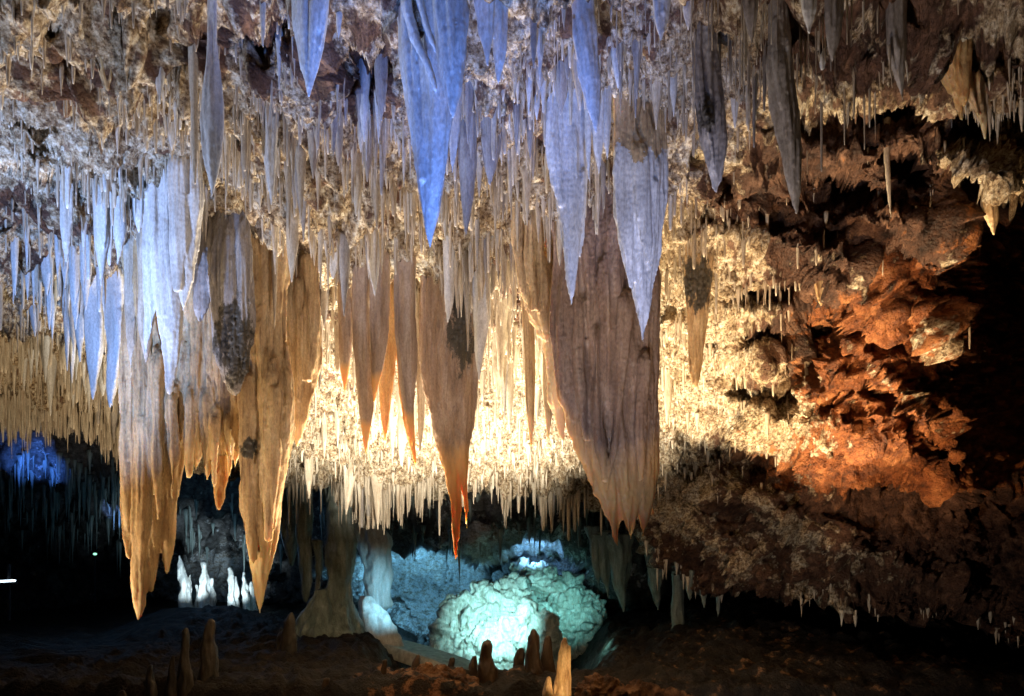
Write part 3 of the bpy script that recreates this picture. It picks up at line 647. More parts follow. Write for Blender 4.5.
hero('stalactite', 'narrow tan stalactite squeezed between the mossy bell drapery and the wide pinkish-tan one', ST,
     [([(277, 250, 9), (276, 320, 9), (278, 380, 6), (279, 412, 1)], 0)], 7.1, M_tan, short='narrow squeezed stalactite')
# --- the middle group
for (rows, D, lab, mt, sh) in [
    ([(345, 280, 8), (346, 340, 7), (345, 372, 4), (345, 392, 1)], 7.4, 'short mauve-brown stalactite at the left end of the middle group, against glaring ceiling', M_rose, None),
    ([(362, 285, 9), (362, 350, 9), (365, 410, 7), (366, 454, 1)], 7.3, 'long grey-brown stalactite, second from left in the middle group', M_rose, 'long grey-brown stalactite'),
    ([(380, 262, 10), (378, 330, 10), (376, 370, 6), (374, 402, 1)], 7.2, 'grey-brown stalactite, third from left in the middle group', M_rose, None),
    ([(388, 330, 9), (386, 380, 8), (385, 412, 5), (385, 441, 1)], 7.8, 'amber-glowing point behind the third stalactite of the middle group', M_amber, None),
    ([(405, 270, 10), (403, 330, 11), (406, 375, 9), (411, 425, 4), (412, 446, 1)], 7.1, 'thick grey-brown stalactite with mossy top just left of the mossy twin-pointed one', M_rose, 'thick grey-brown stalactite'),
    ([(402, 330, 7), (404, 390, 7), (410, 430, 5), (416, 466, 1)], 7.9, 'amber point peeping from behind the thick grey-brown stalactite', M_amber, None),
    ([(421, 300, 5), (421, 370, 5), (421, 430, 3), (420, 452, 1)], 7.9, 'thin cream rod directly left of the mossy twin-pointed stalactite', M_cream, None),
    ([(481, 258, 10), (482, 315, 9), (480, 350, 5), (479, 380, 1)], 7.2, 'pale blue-white leaf stalactite on the right side of the mossy twin-pointed one', M_white, None),
    ([(448, 262, 5), (449, 295, 5), (448, 323, 1)], 6.9, 'small white leaf over the mossy front of the twin-pointed stalactite', M_white, None),
    ([(333, 225, 10), (333, 255, 8), (333, 280, 1)], 7.0, 'short lilac-white stalactite above the gap left of the middle group', M_white, None),
    ([(374, 212, 7), (374, 260, 7), (375, 297, 1)], 6.6, 'pale grey stalactite hanging above the middle group', M_white, None),
    ([(346, 455, 8), (349, 470, 7), (348, 495, 4), (346, 515, 1)], 13.0, 'cream spike on the lit lip, longest left of the middle group', M_cream, None),
    ([(309, 460, 5), (309, 480, 4), (309, 499, 1)], 12.6, 'cream spike on the lit lip below the wide pinkish-tan stalactite', M_cream, None)]:
    hero('stalactite', lab, ST, [(rows, 0)], D, mt, short=sh)
hero('stalactite', 'mossy twin-pointed stalactite, brown-grey with two long thin amber tips', ST,
     [([(433, 250, 11), (432, 320, 12), (438, 380, 14), (445, 430, 11), (452, 470, 6), (456, 510, 4), (456, 559, 1)], 0, .7),
      ([(452, 255, 17), (453, 330, 20), (454, 390, 19), (458, 430, 12), (462, 460, 7), (466, 495, 3), (467, 528, 1)], 0, .7), ([(469, 290, 7), (471, 350, 7), (472, 400, 5), (470, 440, 2)], .03, .8)],
     7.5, M_rose, short='twin-pointed stalactite', relief=.016, ribs=1.6,
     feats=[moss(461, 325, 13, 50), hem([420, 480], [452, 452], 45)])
# --- the great brown curtain
hero('drapery', 'great brown curtain, widest and darkest drapery, with three amber points at its foot', DP,
     [([(566, 250, 13), (566, 330, 15), (570, 390, 15), (580, 435, 12), (592, 475, 7), (602, 505, 2)], 0, .7),
      ([(586, 165, 15), (586, 260, 20), (592, 370, 20), (603, 450, 17), (612, 500, 12), (617, 528, 5), (618, 547, 1)], -.05, .7),
      ([(606, 165, 18), (610, 270, 22), (616, 380, 22), (622, 450, 16), (629, 500, 10), (631, 525, 5), (631, 540, 1)], -.08, .7),
      ([(632, 195, 16), (636, 300, 19), (637, 400, 20), (640, 460, 15), (644, 500, 9), (644, 520, 5), (643, 537, 1)], -.03, .7),
      ([(647, 320, 10), (648, 400, 10), (650, 470, 8), (651, 490, 5), (653, 516, 1)], .05, .8), ([(600, 330, 7), (598, 420, 6), (606, 480, 3)], -.19, .8),
      ([(626, 300, 7), (621, 380, 6), (614, 450, 4), (608, 490, 2)], -.21, .8), ([(644, 360, 5), (641, 430, 5), (640, 480, 2)], -.17, .8), ([(578, 300, 6), (580, 380, 6), (588, 440, 3)], -.14, .8)],
     6.1, M_mauve, short='great brown curtain', relief=.023, sx=11, ribs=.7,
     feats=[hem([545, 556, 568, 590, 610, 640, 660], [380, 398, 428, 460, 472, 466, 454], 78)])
hero('drapery', 'yellowish-tan ribbed curtain attached along the left side of the great brown curtain', DP,
     [([(524, 165, 9), (521, 230, 9), (526, 290, 9), (536, 322, 5), (546, 346, 1)], 0, .8), ([(538, 170, 9), (538, 250, 9), (543, 310, 7), (548, 340, 3)], -.05, .8),
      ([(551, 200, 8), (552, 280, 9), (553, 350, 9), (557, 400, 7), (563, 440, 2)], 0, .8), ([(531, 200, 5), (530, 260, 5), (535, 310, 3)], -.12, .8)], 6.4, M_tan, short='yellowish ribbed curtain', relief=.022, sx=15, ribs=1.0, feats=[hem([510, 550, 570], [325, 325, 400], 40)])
for (rows, D, lab, mt) in [([(528, 290, 7), (529, 350, 6), (530, 400, 5), (531, 446, 1)], 7.0, 'long narrow tan stalactite below the yellowish ribbed curtain', M_tan),
    ([(547, 335, 6), (549, 390, 6), (548, 442, 1)], 6.8, 'narrow tan stalactite tucked against the left hem of the great brown curtain', M_tan),
    ([(497, 330, 7), (499, 370, 6), (498, 401, 1)], 9.0, 'cream stalactite in the glare between the twin-pointed stalactite and the ribbed curtain', M_cream),
    ([(508, 345, 5), (509, 390, 5), (510, 430, 1)], 9.4, 'longer cream stalactite in the glare just left of the ribbed curtain', M_cream)]:
    hero('stalactite', lab, ST, [(rows, 0)], D, mt)
# --- right side
hero('stalactite', 'blue-grey mossy stalactite with pale smooth tip, right of the tan-topped drapery', ST,
     [([(700, -20, 12), (701, 50, 13), (706, 105, 14), (713, 145, 12), (716, 172, 8), (716, 193, 1)], 0, .8)], 4.35, M_grey, short='mossy blue-grey stalactite', relief=.012, feats=[moss(706, 112, 10, 26, 'dark crusty patch')])
hero('stalactite', 'long smooth grey stalactite tapering like a tusk in front of the dark pits', ST,
     [([(778, 0, 9), (780, 60, 12), (786, 110, 13), (792, 155, 9), (795, 190, 6), (797, 214, 1)], 0, .8)], 4.3, M_grey, short='long grey tusk', relief=.008)
hero('stalactite', 'knobbly brown stalactite with mossy top on the glaring rock right of the brown curtain', ST,
     [([(698, 235, 14), (697, 280, 13), (697, 320, 9), (696, 360, 7), (696, 387, 2)], 0, .8)], 7.2, M_tan, short='knobbly brown stalactite', relief=.012, feats=[moss(698, 280, 15, 30, 'dark mossy crust')])
for (rows, D, lab, mt) in [
    ([(832, -40, 10), (832, 15, 10), (832, 40, 7), (832, 62, 1)], 4.0, 'wide grey stalactite stub at the top edge right of the long grey tusk', M_grey),
    ([(808, -40, 8), (809, 10, 7), (809, 34, 1)], 4.0, 'short lilac point at the top edge between the grey tusk and the wide grey stub', M_white),
    ([(750, -30, 9), (751, 15, 7), (752, 46, 1)], 4.0, 'short grey cone at the top edge left of the long grey tusk', M_grey),
    ([(822, 50, 4), (822, 62, 4), (822, 70, 2)], 4.5, 'tiny white peg just below the wide grey stub', M_white),
    ([(988, 188, 4), (989, 203, 8), (992, 218, 7), (994, 235, 1)], 6.45, 'yellow-tan leaf-shaped bulb hanging alone over the black hollow at the right', M_tan),
    ([(819, 268, 4), (820, 280, 7), (821, 295, 5), (821, 306, 1)], None, 'small yellowish bulb on the rust-brown wall above the diagonal ledge', M_tan),
    ([(668, 385, 4), (668, 400, 4), (667, 424, 1)], None, 'thin cream drip touching the right edge of the great brown curtain', M_cream),
    ([(887, 160, 3), (889, 190, 2.4), (891, 218, 1)], None, 'fine straw with a knobbed end on the rust-brown wall', M_cream)]:
    hero('stalactite', lab, ST, [(rows, 0)], D, mt, up=.14 if 'leaf-shaped bulb' in lab else .35)
hero('stalactite', 'pale grey stalactite with two straws at its foot near the top right', ST,
     [([(898, 18, 9), (898, 50, 9), (899, 72, 6), (902, 92, 2), (903, 101, 1)], 0)], 4.3, M_grey, short='pale grey stalactite with straws',
     parts=[('straw', [(889, 45, 1.6), (890, 70, 1.4), (892, 88, 1)], -.03, M_cream), ('straw', [(906, 60, 1.6), (908, 85, 1)], -.02, M_cream)])
hero('drapery', 'orange-tan ribbed drapery slanting over the dark hollow at the upper right', DP,
     [([(943, 48, 11), (950, 70, 9), (957, 95, 5), (962, 120, 1)], 0, .7), ([(955, 50, 11), (960, 80, 7), (964, 104, 2)], -.04, .7), ([(936, 48, 6), (942, 70, 5), (950, 96, 1)], .03, .7), ([(965, 52, 8), (966, 80, 4), (967, 100, 1)], -.06)],
     4.65, M_amber, short='orange-tan drapery', relief=.010)
hero('stalactite', 'plump tan stalactite with nipple-like tip right of the orange-tan drapery', ST,
     [([(972, 60, 13), (974, 85, 12), (979, 105, 8), (984, 120, 4), (985, 139, 1)], 0)], 4.7, M_tan, short='plump tan stalactite')

# ------------------------------------------------------------------ medium and small stalactites sampled on the displaced ceiling
NV = GF.shape[0]
def ellipse(px, py, x, y, rx, ry, p=2): return np.exp(-(np.abs((px-x)/rx)**p+np.abs((py-y)/ry)**p))
pxs, pys = pxf, pyf
vis = (pxs > -40) & (pxs < 1060) & (pys > -60)
rowi = np.repeat(np.arange(NV), len(xs)); inner = (rowi >= 10) & (rowi < NV-K)
# area weight so that vertices do not bunch with the grid
clump = .5+.9*perlin(np.stack([FP[:, 0]*1.3, FP[:, 1]*1.3, FP[:, 2]*0+3], 1))
clump = np.clip(clump+.5*perlin(FP*4.0), .03, 1.8)
lipt = PY2.ravel()-np.tile(lip, NV)
proto_cache = {}
def cone_ctrl(p, L, r, style):
    x, y, z = p
    if style == 'straw': return [(x, y, z+.06, r*1.25), (x, y, z-.1*L, r), (x, y, z-.8*L, r*.8), (x, y, z-L, r*.45)]
    if style == 'bulb': return [(x, y, z+.10, r*1.1), (x, y, z-.25*L, r*.95), (x, y, z-.55*L, r*.9), (x, y, z-.8*L, r*.5), (x, y, z-L, r*.1)]
    if style == 'blade': return [(x, y, z+.10, r*1.25), (x, y, z-.3*L, r*1.0), (x, y, z-.65*L, r*.6), (x, y, z-L, r*.08)]
    return [(x, y, z+.08, r*1.5), (x, y, z-.15*L, r), (x, y, z-.5*L, r*.6), (x, y, z-L, r*.1)]
cands = []   # (area, pos, L, r, style, px, py, tip row)
def scatter(n, wfun, Lpx, rpx, styles, lo=None):
    w = np.where(vis & inner, wfun(pxs, pys)*clump, 0); w = w/w.sum()
    idx = rng.choice(len(w), n, p=w)
    for i in idx:
        p = FP[i]; D = p[1]
        if D < 2.5: continue
        px = CX+p[0]/D*F; py = HY-p[2]/D*F
        u = rng.random()
        L = (Lpx[0]+(Lpx[1]-Lpx[0])*u**1.8); r = (rpx[0]+(rpx[1]-rpx[0])*rng.random()**1.5)*(.6+.4*L/Lpx[1])
        st = styles[int(rng.random()*len(styles))]
        cands.append((L*r, tuple(p), L*D/F, r*D/F, st, px, py, py+L))
LIPW = np.exp(-(lipt/7.0)**2)
mid = lambda x, y: ellipse(x, y, 390, 200, 240, 120, 4)*(1-.6*ellipse(x, y, 350, 50, 90, 40))
scatter(120, mid, (30, 85), (2.8, 6.5), ['bulb', 'blade', 'cone'])
scatter(50, lambda x, y: ellipse(x, y, 390, 340, 190, 90, 4), (40, 85), (3.2, 6.5), ['blade', 'cone', 'bulb'])
scatter(60, lambda x, y: ellipse(x, y, 105, 300, 70, 80, 4), (35, 80), (3.5, 8), ['blade', 'cone', 'bulb'])
scatter(22, lambda x, y: ellipse(x, y, 620, 60, 120, 70, 4), (26, 60), (3.5, 7), ['blade', 'cone', 'bulb'])
scatter(1150, mid, (8, 50), (1.0, 3.6), ['cone', 'straw', 'blade'])
scatter(900, lambda x, y: ellipse(x, y, 400, 290, 250, 90, 4), (10, 46), (1.0, 3), ['cone', 'straw'])
scatter(1500, lambda x, y: ellipse(x, y, 40, 370, 100, 60, 4)*clump**1.5, (6, 40), (.8, 2.8), ['cone', 'cone', 'straw'])
scatter(650, lambda x, y: ellipse(x, y, 470, 440, 230, 50, 4), (5, 18), (.8, 2.2), ['cone', 'cone', 'straw'])
scatter(560, lambda x, y: LIPW*(x < 670)*(x > 110)*clump**1.5, (6, 44), (1.0, 3.2), ['cone', 'cone', 'straw'])
scatter(260, lambda x, y: LIPW*(x < 130), (8, 30), (1.0, 2.6), ['cone', 'cone', 'straw'])
scatter(60, lambda x, y: LIPW*(x > 650), (6, 16), (1.0, 2.4), ['cone'])
scatter(150, lambda x, y: ellipse(x, y, 790, 20, 130, 45, 4), (18, 75), (.9, 1.8), ['straw', 'straw', 'cone'])
scatter(110, lambda x, y: ellipse(x, y, 1000, 62, 34, 14, 4), (12, 36), (1.2, 3.4), ['cone', 'blade'])
scatter(260, lambda x, y: ellipse(x, y, 725, 290, 80, 120, 4), (6, 24), (.9, 2.4), ['straw', 'cone'])
scatter(45, lambda x, y: ellipse(x, y, 900, 200, 110, 120, 4), (6, 24), (.8, 1.6), ['straw', 'cone'])
scatter(500, lambda x, y: ellipse(x, y, 130, 60, 170, 80, 4), (6, 26), (.9, 2.6), ['cone', 'straw'])
scatter(300, lambda x, y: ellipse(x, y, 600, 60, 130, 60, 4), (6, 28), (.9, 2.6), ['cone', 'straw'])
scatter(300, lambda x, y: ellipse(x, y, 110, 230, 90, 80, 4), (10, 50), (1, 3), ['cone', 'straw'])
def covered(px, y0, y1):
    for _, x0, x1, a, b, D in RECT:
        if x0+2 < px < x1-2 and a < y0+3 and y1 < b-6: return True
    return False
cands.sort(key=lambda c: -c[0])
N_HERO = sum(1 for o in bpy.data.objects if o.name.split('.')[0] in ('stalactite', 'drapery'))
MAXI = 285-N_HERO
indiv = []; rest = []
for c in cands:
    if len(indiv) < MAXI and 4 < c[5] < 1020 and c[7] > 12 and c[6] > -30 and c[2] > .05 and not covered(c[5], c[6], c[7]): indiv.append(c)
    else: rest.append(c)
GROUP_S = 'smaller stalactites hanging between the large ones'
NAMED = [r for r in RECT if r[0]]
def relation(px, py):
    best = None
    for s, x0, x1, y0, y1, D in NAMED:
        y0 = max(y0, 0); dx = max(x0-px, 0, px-x1); dy = max(y0-py, 0, py-y1); d = math.hypot(dx, dy*1.2)
        if best is None or d < best[0]: best = (d, s, x0, x1, y0, y1, dx, dy)
    d, s, x0, x1, y0, y1, dx, dy = best
    h = 'upper' if py < y0+.35*(y1-y0) else ('lower' if py > y0+.7*(y1-y0) else 'middle')
    if dy > dx: rel = 'above' if py < y0 else 'below'; return f'{rel} the {s}'
    if dx == 0: return f'behind the {s}'
    far = 'just' if dx < 22 else 'well'
    side = 'left' if px < (x0+x1)/2 else 'right'
    return f'{far} {side} of the {s}'
items = []
for c in indiv:
    a, p, L, r, st, px, py, ty = c
    Lp = ty-py
    if px < 190 and py < 380: mt, mc = M_white, 'blue-white'
    elif py < 110: mt, mc = (M_grey, 'grey') if rng.random() < .55 else (M_white, 'pale')
    elif rng.random() < .3: mt, mc = M_grey, 'grey'
    elif py > 300: mt, mc = M_cream, 'cream'
    else: mt, mc = (M_cream, 'cream') if rng.random() < .7 else (M_cream, 'sandy')
    size = 'long' if Lp > 75 else ('short' if Lp < 48 else 'medium')
    form = {'straw': 'straw', 'bulb': 'rounded', 'blade': 'tapering', 'cone': 'pointed'}[st]
    items.append([c, mt, f'{size} {form} {mc} stalactite {relation(px, (py+ty)/2)}'])
bylab = {}
for it in items: bylab.setdefault(it[2], []).append(it)
ORD = ['first', 'second', 'third', 'fourth', 'fifth', 'sixth', 'seventh', 'eighth', 'ninth', 'tenth', 'eleventh', 'twelfth']
for lab, its in bylab.items():
    if len(its) == 1: continue
    its.sort(key=lambda it: it[0][5])
    if len(its) == 2: names = ['left one of two, ', 'right one of two, ']
    elif len(its) == 3: names = ['left one of three, ', 'middle of three, ', 'right one of three, ']
    else: names = [ORD[min(i, 11)]+' from left, ' for i in range(len(its))]
    for it, nme in zip(its, names): it[2] = nme+lab
for (c, mt, lab) in items:
    a, p, L, r, st, px, py, ty = c
    V, Qd, T = tube(cone_ctrl(p, L, r, st), seg=14, step=max(.02, p[1]/F*4), flat=.75, seed=hash_(p[0], p[1]), flute=.22, rough=.10)
    o = link('stalactite', mesh_from(V, Qd, T=T), mt, loc=p); props(o, lab, ST, GROUP_S)
parts = []
for c in rest:
    a, p, L, r, st, px, py, ty = c
    parts.append(tube(cone_ctrl(p, L, r, st), seg=6, step=max(.03, L/7), flat=1, seed=hash_(p[0]), flute=.12, rough=.08))
V, Qd, T = merge(parts)
o = link('straw_fringe', mesh_from(V, Qd, T=T), M_cream)
props(o, 'countless fine cream straws and tiny drips fringing the whole ceiling', 'straw stalactites', kind='stuff')

# dim drips hanging in the far chamber
parts = []
wv = rng.random(len(PB)); fxr, fyr = FX.ravel(), FY.ravel()
sel = np.where((fyr > 430) & (fyr < 545) & (fxr > 0) & (fxr < 760) & ((wv < .028) | ((fxr < 130) & (fyr > 445) & (fyr < 500) & (wv < .10))))[0]
for i in sel:
    p = PB[i]; L = rng.uniform(.25, .95)**1.3*p[1]/18; parts.append(tube(cone_ctrl(p, L, rng.uniform(.02, .07), 'cone'), seg=6, step=L/6, flat=1, seed=float(i), flute=.2, rough=.1))
V, Qd, T = merge(parts)
props(link('far_fringe', mesh_from(V, Qd, T=T), M_far), 'dim drips covering the far chamber ceiling', 'straw stalactites', kind='stuff')

# ------------------------------------------------------------------ far chamber formations
def standing(name, label, cat, spikes, D, mat, flat=.9, relief=.02, voxel=None, group=None, sx=8, parts=()):
    tl = []
    for k, (rows, dd) in enumerate(spikes):
        c = [(*W(px, py, D+dd), max(hw, .8)*D/F) for px, py, hw in rows]
        tl.append(tube(c, seg=20, step=max(.03, D/F*3), flat=flat, seed=hash_(label, k), flute=.2, rough=.07))
    V, Qd, T = merge(tl); m = remesh(mesh_from(V, Qd, T=T), voxel or D/F*1.4)
    displace(m, drip_relief(relief, sx=sx, sz=2))
    base = W(spikes[0][0][-1][0], spikes[0][0][-1][1], D)
    o = link(name, m, mat, loc=base); props(o, label, cat, group)
    for nm, rows, dd, pm in parts:
        c = [(*W(px, py, D+dd), max(hw, .8)*D/F) for px, py, hw in rows]
        pmh = remesh(mesh_from(*(lambda v, q, t: (v, q, True, t))(*tube(c, seg=18, step=max(.03, D/F*3), flat=flat, seed=hash_(label, nm)))), D/F*1.3); displace(pmh, drip_relief(relief, sx=sx))
        link(nm, pmh, pm, parent=o, loc=base)
    return o
standing('column', 'thick grey-green column merging into a broad flowstone foot, left of the teal grotto', 'column',
    [([(336, 470, 16), (338, 510, 14), (340, 550, 15), (339, 585, 11), (337, 600, 14), (334, 620, 26), (332, 645, 38), (332, 680, 52)], 0), ([(322, 590, 6), (318, 612, 14), (312, 650, 26)], -.3)], 15, M_far)
standing('column', 'thin pale green column in the gap left of the thick grey-green one', 'column', [([(317, 540, 6), (318, 555, 4), (318, 580, 3), (318, 600, 4), (318, 625, 7)], 0)], 15.3, M_far)
standing('stalactite', 'dim hanging finger left of the thin pale green column', 'stalactite', [([(304, 480, 9), (305, 540, 7), (306, 580, 5), (306, 602, 2)], 0)], 15.2, M_far)
standing('stalactite', 'dim broad hanging drapery behind the massive amber-pointed stalactite tip', 'stalactite', [([(288, 490, 14), (290, 540, 8), (292, 565, 2)], 0)], 15.6, M_far)
standing('stalagmite', 'blue-white rounded stalagmite at the mouth of the grotto', 'stalagmite', [([(366, 596, 5), (368, 603, 10), (372, 615, 15), (376, 640, 19), (376, 655, 20)], 0)], 15.6, M_white)
standing('column', 'pale blue column above the rounded stalagmite at the left of the grotto', 'column', [([(362, 520, 16), (372, 545, 17), (374, 570, 12), (376, 590, 11), (377, 606, 12)], 0), ([(385, 540, 6), (387, 575, 5), (384, 602, 5)], 0)], 16.6, M_white)
# mounds
def mound(name, label, rows, D, depth, mat, amp=.12):
    """rows: (x, row, half width) silhouette of a heap, depth = ratio of depth to width"""
    c = [(*W(px, py, D), hw*D/F) for px, py, hw in rows]
    V, Qd, T = tube(c, seg=40, step=.08, flat=depth, seed=hash_(label), flute=.1, rough=.04)
    m = remesh(mesh_from(V, Qd, T=T), D/F*1.3)
    displace(m, lambda p: amp*(billow(p*1.6+3, 3)+.9*(.5-worley(p*np.array([4, 4, 2.2])))+.5*(.4-np.abs(perlin(p*8)))+.25*perlin(p*14)))
    o = link(name, m, mat, loc=c[-1][:3]); props(o, label, 'flowstone'); return o
def lobes(name, label, L, mat, amp):
    tl = [tube([(*W(x, y, D), .15*w*D/F), (*W(x, y+.12*h, D), .62*w*D/F), (*W(x, y+.35*h, D), .9*w*D/F), (*W(x, y+.7*h, D), w*D/F), (*W(x, y+1.3*h, D), 1.02*w*D/F)], seg=36, step=.07, flat=.8, seed=x*.37, flute=.12, rough=.06) for (x, y, w, h, D) in L]
    V, Qd, T = merge(tl); m = remesh(mesh_from(V, Qd, T=T), .028)
    def fn(p):
        w = p+.2*np.stack([perlin(p*2), perlin(p*2+9), perlin(p*2+19)], 1)
        return amp*(.8*billow(w*np.array([1.7, 1.7, 1.3])+3, 3)+.45*(.45-worley(w*np.array([2.6, 2.6, 1.7])))+.5*perlin(w*np.array([1.2, 1.2, 6]))+.6*(.4-np.abs(perlin(w*np.array([6, 6, 3]))))+.35*(.4-np.abs(perlin(w*13)))+.12*perlin(p*26))
    displace(m, fn); o = link(name, m, mat, loc=W(L[0][0], 690, L[0][4])); props(o, label, 'flowstone')
M_flow = calcite('flowstone_calcite', [(.34, .32, .26), (.60, .58, .52), (.78, .77, .73)], sss=0, bump=.9, stain=(.10, .09, .06), stain_amt=.8)
_l = np.random.default_rng(5)
lobes('flowstone_mound', 'brilliant teal-white flowstone mound bulging in the middle of the grotto', [(500, 585, 40, 70, 18.3), (470, 600, 30, 70, 18.0), (446, 622, 18, 60, 17.7), (522, 592, 40, 80, 18.1), (490, 612, 46, 80, 17.8), (460, 590, 14, 30, 17.9), (512, 573, 17, 40, 18.4), (485, 579, 14, 30, 18.2), (437, 640, 12, 40, 17.5), (534, 606, 22, 50, 17.7)]+
      [(_l.uniform(445, 560), _l.uniform(600, 640), _l.uniform(8, 17), _l.uniform(25, 45), _l.uniform(17.0, 17.5)) for _ in range(9)], M_flow, .17)
lobes('flowstone_mound', 'teal-shaded flowstone shoulder behind the right side of the bright mound', [(545, 562, 24, 60, 19.2), (566, 572, 24, 70, 19.0), (584, 590, 20, 60, 18.9), (565, 600, 34, 70, 18.8), (526, 560, 18, 60, 19.6), (590, 615, 18, 50, 18.6)], M_flow, .20)
for (x, y0, y1, w, lab) in [(620, 548, 612, 13, 'bluish-green hanging drapery with a ragged foot, right of the grotto'), (605, 545, 598, 8, 'narrow greenish drapery just right of the grotto arch'), (655, 552, 610, 11, 'dim grey cone hanging midway between grotto and black gap'), (596, 540, 588, 6, 'thin greenish drapery at the very edge of the grotto arch')]:
    standing('drapery', lab, DP, [([(x-3, y0-14, w*1.5), (x-1, y0, w), (x, (y0+y1)/2, w*.65), (x+3, y1, 1)], 0)], 15.5, M_far)
standing('column', 'slender knobbly grey column under the dim rock slope', 'column', [([(678, 560, 8), (678, 585, 5), (677, 610, 6), (679, 635, 7), (679, 655, 9)], 0)], 14.0, M_far)
for (x, y1, w, lab) in [(718, 618, 3, 'thin pale drip hanging from the dim rock slope into the black gap'), (704, 608, 4, 'short grey drip beside the slender knobbly column'), (690, 600, 4, 'small dim drip right against the slender knobbly column')]:
    standing('stalactite', lab, ST, [([(x, 570, w*1.5), (x, 592, w), (x, y1, 1)], 0)], 12.8, M_far)
# white-lit formations far left
for (rr2, lab) in [([[(180, 555, 2), (181, 568, 5), (184, 590, 6), (186, 640, 9)], [(190, 574, 2), (190, 590, 4), (191, 640, 6)]], 'brilliant white pointed stalagmite seen between the points of the tan left curtain'),
                   ([[(203, 562, 3), (205, 575, 6), (204, 590, 6), (206, 640, 10)], [(211, 578, 2), (212, 600, 5), (213, 640, 7)], [(197, 585, 2), (198, 600, 4), (198, 640, 5)]], 'rounded bluish formation between the brilliant white stalagmites'),
                   ([[(230, 568, 2), (231, 580, 4), (232, 604, 5), (233, 640, 8)], [(236, 576, 2), (237, 600, 4), (237, 640, 6)]], 'brilliant white stalagmite just left of the long amber point'),
                   ([[(244, 572, 2), (245, 585, 4), (246, 612, 6), (247, 640, 9)], [(252, 582, 2), (252, 610, 5), (252, 640, 7)]], 'bluish stalagmite half behind the long amber point')]:
    standing('stalagmite', lab, 'stalagmite', [([(a, b, c*.68) for a, b, c in r_], .15*k) for k, r_ in enumerate(rr2)], 20, M_flow, relief=.055, sx=5, voxel=.03)
# foreground stalagmites, dim or in silhouette
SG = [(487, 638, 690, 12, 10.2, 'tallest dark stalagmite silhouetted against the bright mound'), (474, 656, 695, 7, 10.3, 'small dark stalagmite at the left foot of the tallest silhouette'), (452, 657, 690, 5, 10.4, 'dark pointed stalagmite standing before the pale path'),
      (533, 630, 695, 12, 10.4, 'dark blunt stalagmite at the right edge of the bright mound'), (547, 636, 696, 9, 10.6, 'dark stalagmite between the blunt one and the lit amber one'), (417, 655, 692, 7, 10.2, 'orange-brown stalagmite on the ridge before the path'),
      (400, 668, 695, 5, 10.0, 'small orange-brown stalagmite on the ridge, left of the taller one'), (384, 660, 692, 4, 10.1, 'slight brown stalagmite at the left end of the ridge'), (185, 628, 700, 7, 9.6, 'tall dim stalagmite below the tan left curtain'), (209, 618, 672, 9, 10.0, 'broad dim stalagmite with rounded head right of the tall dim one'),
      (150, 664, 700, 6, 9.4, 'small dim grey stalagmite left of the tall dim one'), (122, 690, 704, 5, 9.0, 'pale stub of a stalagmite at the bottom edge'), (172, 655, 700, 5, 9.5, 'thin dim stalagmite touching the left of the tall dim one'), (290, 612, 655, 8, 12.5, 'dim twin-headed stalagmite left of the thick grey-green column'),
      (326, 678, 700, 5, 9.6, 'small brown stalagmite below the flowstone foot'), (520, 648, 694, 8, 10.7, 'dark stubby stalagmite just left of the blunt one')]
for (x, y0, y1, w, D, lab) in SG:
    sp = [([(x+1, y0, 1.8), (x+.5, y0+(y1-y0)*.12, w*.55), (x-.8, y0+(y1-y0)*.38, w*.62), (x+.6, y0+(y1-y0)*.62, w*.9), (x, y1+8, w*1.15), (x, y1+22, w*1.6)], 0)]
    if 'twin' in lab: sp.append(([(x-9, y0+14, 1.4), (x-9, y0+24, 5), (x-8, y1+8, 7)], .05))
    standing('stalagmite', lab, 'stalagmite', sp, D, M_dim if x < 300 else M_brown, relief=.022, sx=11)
standing('stalagmite', 'slender amber-lit stalagmite, the only brightly lit one at the bottom edge', 'stalagmite', [([(565, 638, 2), (563, 655, 5), (562, 672, 6), (560, 690, 8), (559, 712, 12)], 0), ([(570, 645, 1.5), (568, 668, 3.5), (567, 700, 6)], -.04)], 8.6, M_tan, relief=.010, sx=18)
standing('stalagmite', 'small amber-lit stub left of the slender amber-lit stalagmite', 'stalagmite', [([(549, 676, 2), (548, 690, 5), (547, 712, 8)], 0)], 8.5, M_tan, relief=.008, sx=18)
# brown ridge in front of the path
def ridge(name, label, pts, D, mat, amp=.07):
    tl = []
    for k, (x, y, hw) in enumerate(pts):
        p = W(x, y, D); r = hw*D/F
        tl.append(tube([(p[0], p[1], p[2], r*.2), (p[0], p[1], p[2]-.12*r, r*.7), (p[0], p[1], p[2]-.6*r, r), (p[0], p[1], p[2]-2.2*r, r*1.1)], seg=18, step=.04, flat=.8, seed=k+.5))
    V, Qd, T = merge(tl); m = remesh(mesh_from(V, Qd, T=T), .018); displace(m, lambda p: amp*(billow(p*4, 3)+.3*perlin(p*20)))
    add_mineral(m, np.full(len(m.vertices), 1.), np.full(len(m.vertices), .8))
    props(link(name, m, mat, loc=W(pts[0][0], 700, D)), label, 'boulder')
ridge('boulder', 'low orange-brown rock ridge along the bottom edge before the pale path', [(375, 680, 22), (400, 676, 22), (430, 665, 24), (452, 672, 24), (474, 688, 22), (350, 690, 20)], 10.0, M_floor)
ridge('boulder', 'dim brown boulder at the bottom edge right of the amber-lit stalagmite', [(600, 676, 26), (640, 682, 30), (670, 690, 26)], 9.6, M_floor)
ridge('boulder', 'dim yellowish-brown boulder bank below the black gap', [(770, 640, 26), (810, 636, 24), (740, 644, 22), (850, 648, 26)], 12.0, M_floor)
ridge('boulder', 'dim brown boulder at the lower right, beyond the yellowish bank', [(920, 655, 20), (950, 660, 22), (890, 664, 20), (985, 670, 20)], 11.0, M_floor)

